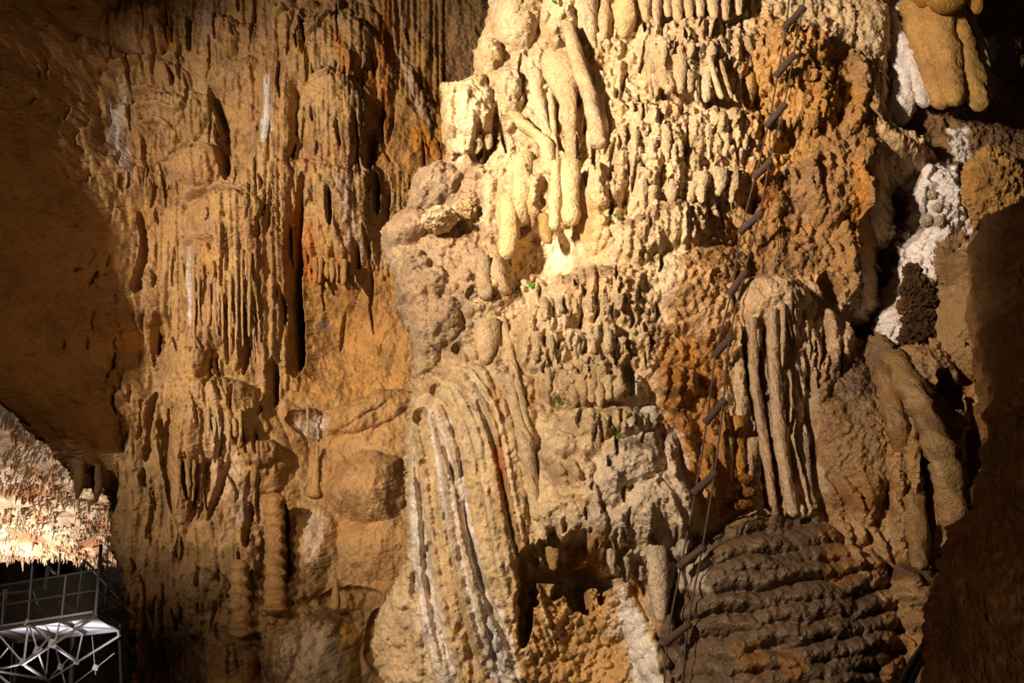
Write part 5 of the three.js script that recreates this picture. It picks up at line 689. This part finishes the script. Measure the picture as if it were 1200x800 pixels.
// ================================================================== the steel viewing platform in the far chamber
{
  const steel = new THREE.MeshStandardMaterial({ color: 0xb9b4b0, roughness: 0.45, metalness: 0.3 }), dull = new THREE.MeshStandardMaterial({ color: 0x7d7268, roughness: 0.6, metalness: 0.3 }), deckM = new THREE.MeshStandardMaterial({ color: 0xe6e2e2, roughness: 0.7 });
  const root = new THREE.Group(); root.name = 'steel_platform'; tag(root, 'steel viewing platform with mesh railings and trusses under the bright far ceiling', 'platform'); scene.add(root);
  // deck level found from the near corner, taken to be 27 m away
  const C0 = at(112, 717, -27), Y = C0.y;
  const onY = (px, py, y = Y) => { const d = ray(px, py), t = (y - EYE.y) / d[1]; return new THREE.Vector3(d[0] * t, y, d[2] * t); };
  const L0 = onY(0, 734), R0_ = onY(138.5, 734), FL = onY(20, 749), C = onY(112, 717), Lx = L0.clone().lerp(C, -0.25);
  const plane = (a, b) => { const n = new THREE.Vector3(b.z - a.z, 0, a.x - b.x).normalize(); return (px, py) => { const d = ray(px, py), dd = new THREE.Vector3(...d), t = (a.clone().sub(EYE)).dot(n) / dd.dot(n); return EYE.clone().addScaledVector(dd, t); }; };
  const F = plane(L0, C), S = plane(C, R0_), dir = C.clone().sub(L0).normalize(), G2 = plane(R0_.clone().addScaledVector(dir, -5), R0_);
  const base = C.clone(); base.y = Y - 1.2; root.position.copy(base);
  const add = (m, parent = root) => { m.position.sub(base); parent.add(m); return m; };
  const rod = (f, a, b, r, name, mat = steel, g = f) => add(bar(f(...a), g(...b), r * (name === 'strut' || name === 'truss_chord' ? 0.62 : 0.8), mat, name, 8));
  // deck
  const sh = [Lx, C, R0_, FL].map((p) => p.clone().sub(base)), dg = new THREE.BufferGeometry(), dp = []; for (const h of [-0.02, 0.04]) for (const p of sh) dp.push(p.x, p.y + h, p.z);
  dg.setAttribute('position', new THREE.Float32BufferAttribute(dp, 3)); dg.setIndex([0, 1, 2, 0, 2, 3, 4, 6, 5, 4, 7, 6, 0, 4, 5, 0, 5, 1, 1, 5, 6, 1, 6, 2, 2, 6, 7, 2, 7, 3, 3, 7, 4, 3, 4, 0]); const dgn = dg.toNonIndexed(); dgn.computeVertexNormals(); const dk = shade(new THREE.Mesh(dgn, deckM)); dk.name = 'deck'; root.add(dk);
  const lerp = (a, b, t) => a.clone().lerp(b, t), low = (p, h = 0.06) => p.clone().setY(p.y - h);
  add(bar(low(Lx), low(C), 0.05, dull, 'edge_beam')); add(bar(low(C), low(R0_), 0.045, steel, 'edge_beam')); add(bar(low(R0_), low(FL), 0.06, steel, 'edge_beam')); add(bar(low(FL), low(Lx), 0.05, dull, 'edge_beam'));
  for (const t of [0.2, 0.45, 0.72]) add(bar(low(lerp(Lx, C, t)), low(lerp(FL, R0_, t)), 0.035, dull, 'joist'));
  add(bar(low(lerp(L0, C, 0.35)), low(R0_), 0.025, steel, 'deck_brace')); add(bar(low(C), low(lerp(FL, R0_, 0.4)), 0.025, steel, 'deck_brace'));
  // railing: posts, rails, wire mesh
  rod(F, [118.5, 638], [112, 720], 0.045, 'post'); rod(F, [77.5, 673], [72.5, 722], 0.035, 'post', dull); rod(F, [38, 662], [32.5, 730], 0.035, 'post', dull); rod(F, [5, 690], [2, 736], 0.035, 'post', dull); rod(F, [71, 648], [68, 675], 0.03, 'post', dull); rod(S, [142, 706], [139.5, 744], 0.04, 'post');
  rod(F, [-20, 689], [115.5, 667], 0.028, 'rail', dull); rod(F, [-20, 712], [113.5, 691], 0.028, 'rail', dull); rod(S, [117.5, 667.5], [140, 684], 0.03, 'rail'); rod(S, [115.5, 692], [141, 709], 0.03, 'rail'); rod(S, [113, 714], [139.5, 732], 0.03, 'rail'); rod(F, [118.5, 638], [109, 641], 0.02, 'rail', dull); rod(S, [116, 716], [141.5, 709], 0.02, 'brace');
  const mesh = (f, quad, n, name) => { const [a, b, c, d] = quad.map((q) => f(...q)), gs = [], P = (u, v) => lerp(lerp(a, b, u), lerp(d, c, u), v), lim = (q) => clamp(q); for (let k = 0; k < 2; k++) for (let i = -n; i < n; i++) { const u0 = i / n, u1 = u0 + 1, s0 = lim(u0), s1 = lim(u1); if (s1 - s0 < 0.02) continue; const v0 = s0 - u0, v1 = s1 - u0, p = P(s0, k ? v0 : 1 - v0), q = P(s1, k ? v1 : 1 - v1), m = bar(p, q, 0.0026, dull, 'w', 3); m.updateMatrix(); gs.push(m.geometry.clone().applyMatrix4(m.matrix)); } const g = mergeGeometries(gs); g.translate(-base.x, -base.y, -base.z); const o = shade(new THREE.Mesh(g, dull)); o.name = 'wire_mesh'; o.userData.kind = 'stuff'; root.add(o); };
  mesh(F, [[38, 679], [115.5, 667], [112.5, 716], [33, 728]], 34); mesh(S, [[118.5, 650], [141, 664], [139.5, 732], [113.5, 714]], 30); mesh(F, [[-20, 689], [38, 679], [33, 728], [-20, 737]], 24);
  // trusses below the deck
  rod(F, [112, 722], [27, 778], 0.05, 'truss_chord'); rod(G2, [139.5, 745], [56, 797], 0.045, 'truss_chord'); rod(G2, [138.5, 734], [139.5, 745], 0.05, 'gusset'); rod(F, [112, 716], [110, 724], 0.07, 'gusset', dull);
  for (const [f, a, b, g, w] of [[F, [33, 731], [28, 774], F, 0.045], [F, [35, 731], [62, 754], F, 0.04], [F, [72, 720], [64, 755], F, 0.035], [F, [64, 757], [90, 775], G2, 0.06], [G2, [97, 741], [90, 774], G2, 0.04], [F, [27, 778], [58, 798], G2, 0.06], [F, [34, 731], [44, 762], F, 0.035], [F, [44, 762], [54, 792], G2, 0.035], [F, [44, 762], [30, 774], F, 0.04], [F, [44, 762], [58, 746], F, 0.04], [G2, [58, 746], [54, 792], G2, 0.035], [F, [0, 746], [26, 776], F, 0.04], [F, [-12, 786], [27, 777], F, 0.04], [F, [-10, 785], [54, 796], G2, 0.045], [G2, [66, 762], [76, 800], G2, 0.03], [G2, [60, 792], [82, 770], G2, 0.03], [F, [72, 720], [97, 741], G2, 0.025], [G2, [15, 752], [12, 800], G2, 0.03], [F, [0, 770], [10, 758], F, 0.03], [F, [0, 792], [12, 802], F, 0.04], [G2, [108, 745], [112, 790], G2, 0.02], [G2, [113, 782], [134, 765], G2, 0.02], [G2, [112, 782], [88, 800], G2, 0.02]]) rod(f, a, b, w, 'strut', steel, g);
  for (const [f, x, y, s] of [[F, 62, 754, 0.16], [F, 44, 762, 0.15], [F, 27, 776, 0.14], [G2, 90, 775, 0.12], [G2, 97, 741, 0.12], [G2, 71, 781, 0.13], [G2, 112, 782, 0.12], [F, 33, 730, 0.14]]) { const p = f(x, y), m = shade(new THREE.Mesh(new THREE.CylinderGeometry(s * 0.8, s * 0.8, 0.03, 4), steel)); m.rotation.set(Math.PI / 2, 0.5, 0); m.name = 'joint_plate'; m.position.copy(p); add(m); }
  // scaffold tubes standing behind the platform
  const back = new THREE.Group(); back.name = 'scaffold_tower'; tag(back, 'dim scaffold tower of thin tubes behind the viewing platform', 'scaffold'); scene.add(back); const bb = at(60, 800, -38); back.position.copy(bb);
  const P2 = (x, y) => at(x, y, -38).sub(bb);
  for (const [a, b, w] of [[[99, 655], [92, 715], 0.06], [[101, 658], [140, 700], 0.05], [[56, 664], [53, 690], 0.04], [[56, 664], [66, 672], 0.04], [[0, 696], [36, 692], 0.04], [[12, 722], [34, 695], 0.04], [[40, 690], [48, 716], 0.05], [[68, 706], [90, 718], 0.08], [[104, 700], [95, 716], 0.05], [[40, 712], [56, 724], 0.06], [[86, 745], [83, 800], 0.08], [[140, 750], [142, 800], 0.05], [[8, 690], [5, 720], 0.04], [[126, 643], [124, 710], 0.03], [[99, 657], [92, 668], 0.04], [[20, 770], [16, 800], 0.05]]) back.add(bar(P2(...a), P2(...b), w, dull, 'scaffold_tube', 6));
  // a small lamp hanging over the platform
  const lampM = new THREE.Group(); lampM.name = 'hanging_lamp'; tag(lampM, 'small white lamp on a rod above the platform rail', 'lamp'); const lp = at(53, 688.5, -37); lampM.position.copy(lp); scene.add(lampM);
  const bulb = shade(new THREE.Mesh(new THREE.SphereGeometry(0.07, 14, 10), new THREE.MeshStandardMaterial({ color: 0xe8e4e0, roughness: 0.4 }))); bulb.name = 'globe'; lampM.add(bulb); lampM.add(bar(new THREE.Vector3(0.02, 0.05, 0), new THREE.Vector3(0.08, 0.62, 0), 0.02, dull, 'rod', 6));
}
// ================================================================== the floodlights themselves (left of the viewer, under the far ceiling) and the added fill lamp
{
  const body = new THREE.MeshStandardMaterial({ color: 0x2a2a2c, roughness: 0.5, metalness: 0.4 }), glow = new THREE.MeshStandardMaterial({ color: 0xffffff, emissive: 0xfff0dd, emissiveIntensity: 2 });
  const lens = new THREE.CylinderGeometry(0.12, 0.12, 0.01, 24), can = new THREE.LatheGeometry([[0.0, -0.3], [0.08, -0.3], [0.11, -0.22], [0.13, -0.03], [0.135, 0.0], [0.125, 0.0], [0.12, -0.02]].map(([a, b]) => new THREE.Vector2(a, b)), 24);
  for (const [L, label] of [[LAMP_KEY, 'floodlight aimed at the top of the bright flowstone mass'], [LAMP_WALL, 'floodlight aimed at the far wall'], [LAMP_FILL, 'wide floodlight aimed at the middle of the flowstone mass'], [LAMP_FAR, 'floodlight aimed up at the far chamber ceiling'], [LAMP_DECK, 'floodlight under the steel platform'], [LAMP_FRONT, 'floodlight on the floor in front of the steel platform'], [LAMP_ADDED_FILL, 'added dim fill lamp behind the viewer']]) {
    const p = new THREE.Vector3(...L.p), d = L.t.clone().sub(p).normalize(), g = new THREE.Group(); g.name = numbered('floodlight'); tag(g, label, 'floodlight'); g.position.set(p.x, 0, p.z); scene.add(g);
    const q = new THREE.Quaternion().setFromUnitVectors(new THREE.Vector3(0, 1, 0), d), c = p.clone().addScaledVector(d, -0.12).sub(g.position);
    const hs = shade(new THREE.Mesh(can, body)); hs.name = 'housing'; hs.quaternion.copy(q); hs.position.copy(c); const ln = new THREE.Mesh(lens, glow); ln.name = 'lens'; ln.quaternion.copy(q); ln.position.copy(c).addScaledVector(d, -0.015); g.add(hs, ln, bar(new THREE.Vector3(0, -0.4, 0), c.clone().addScaledVector(d, -0.25), 0.03, body, 'mast'));
  }
}
renderer.render(scene, camera);
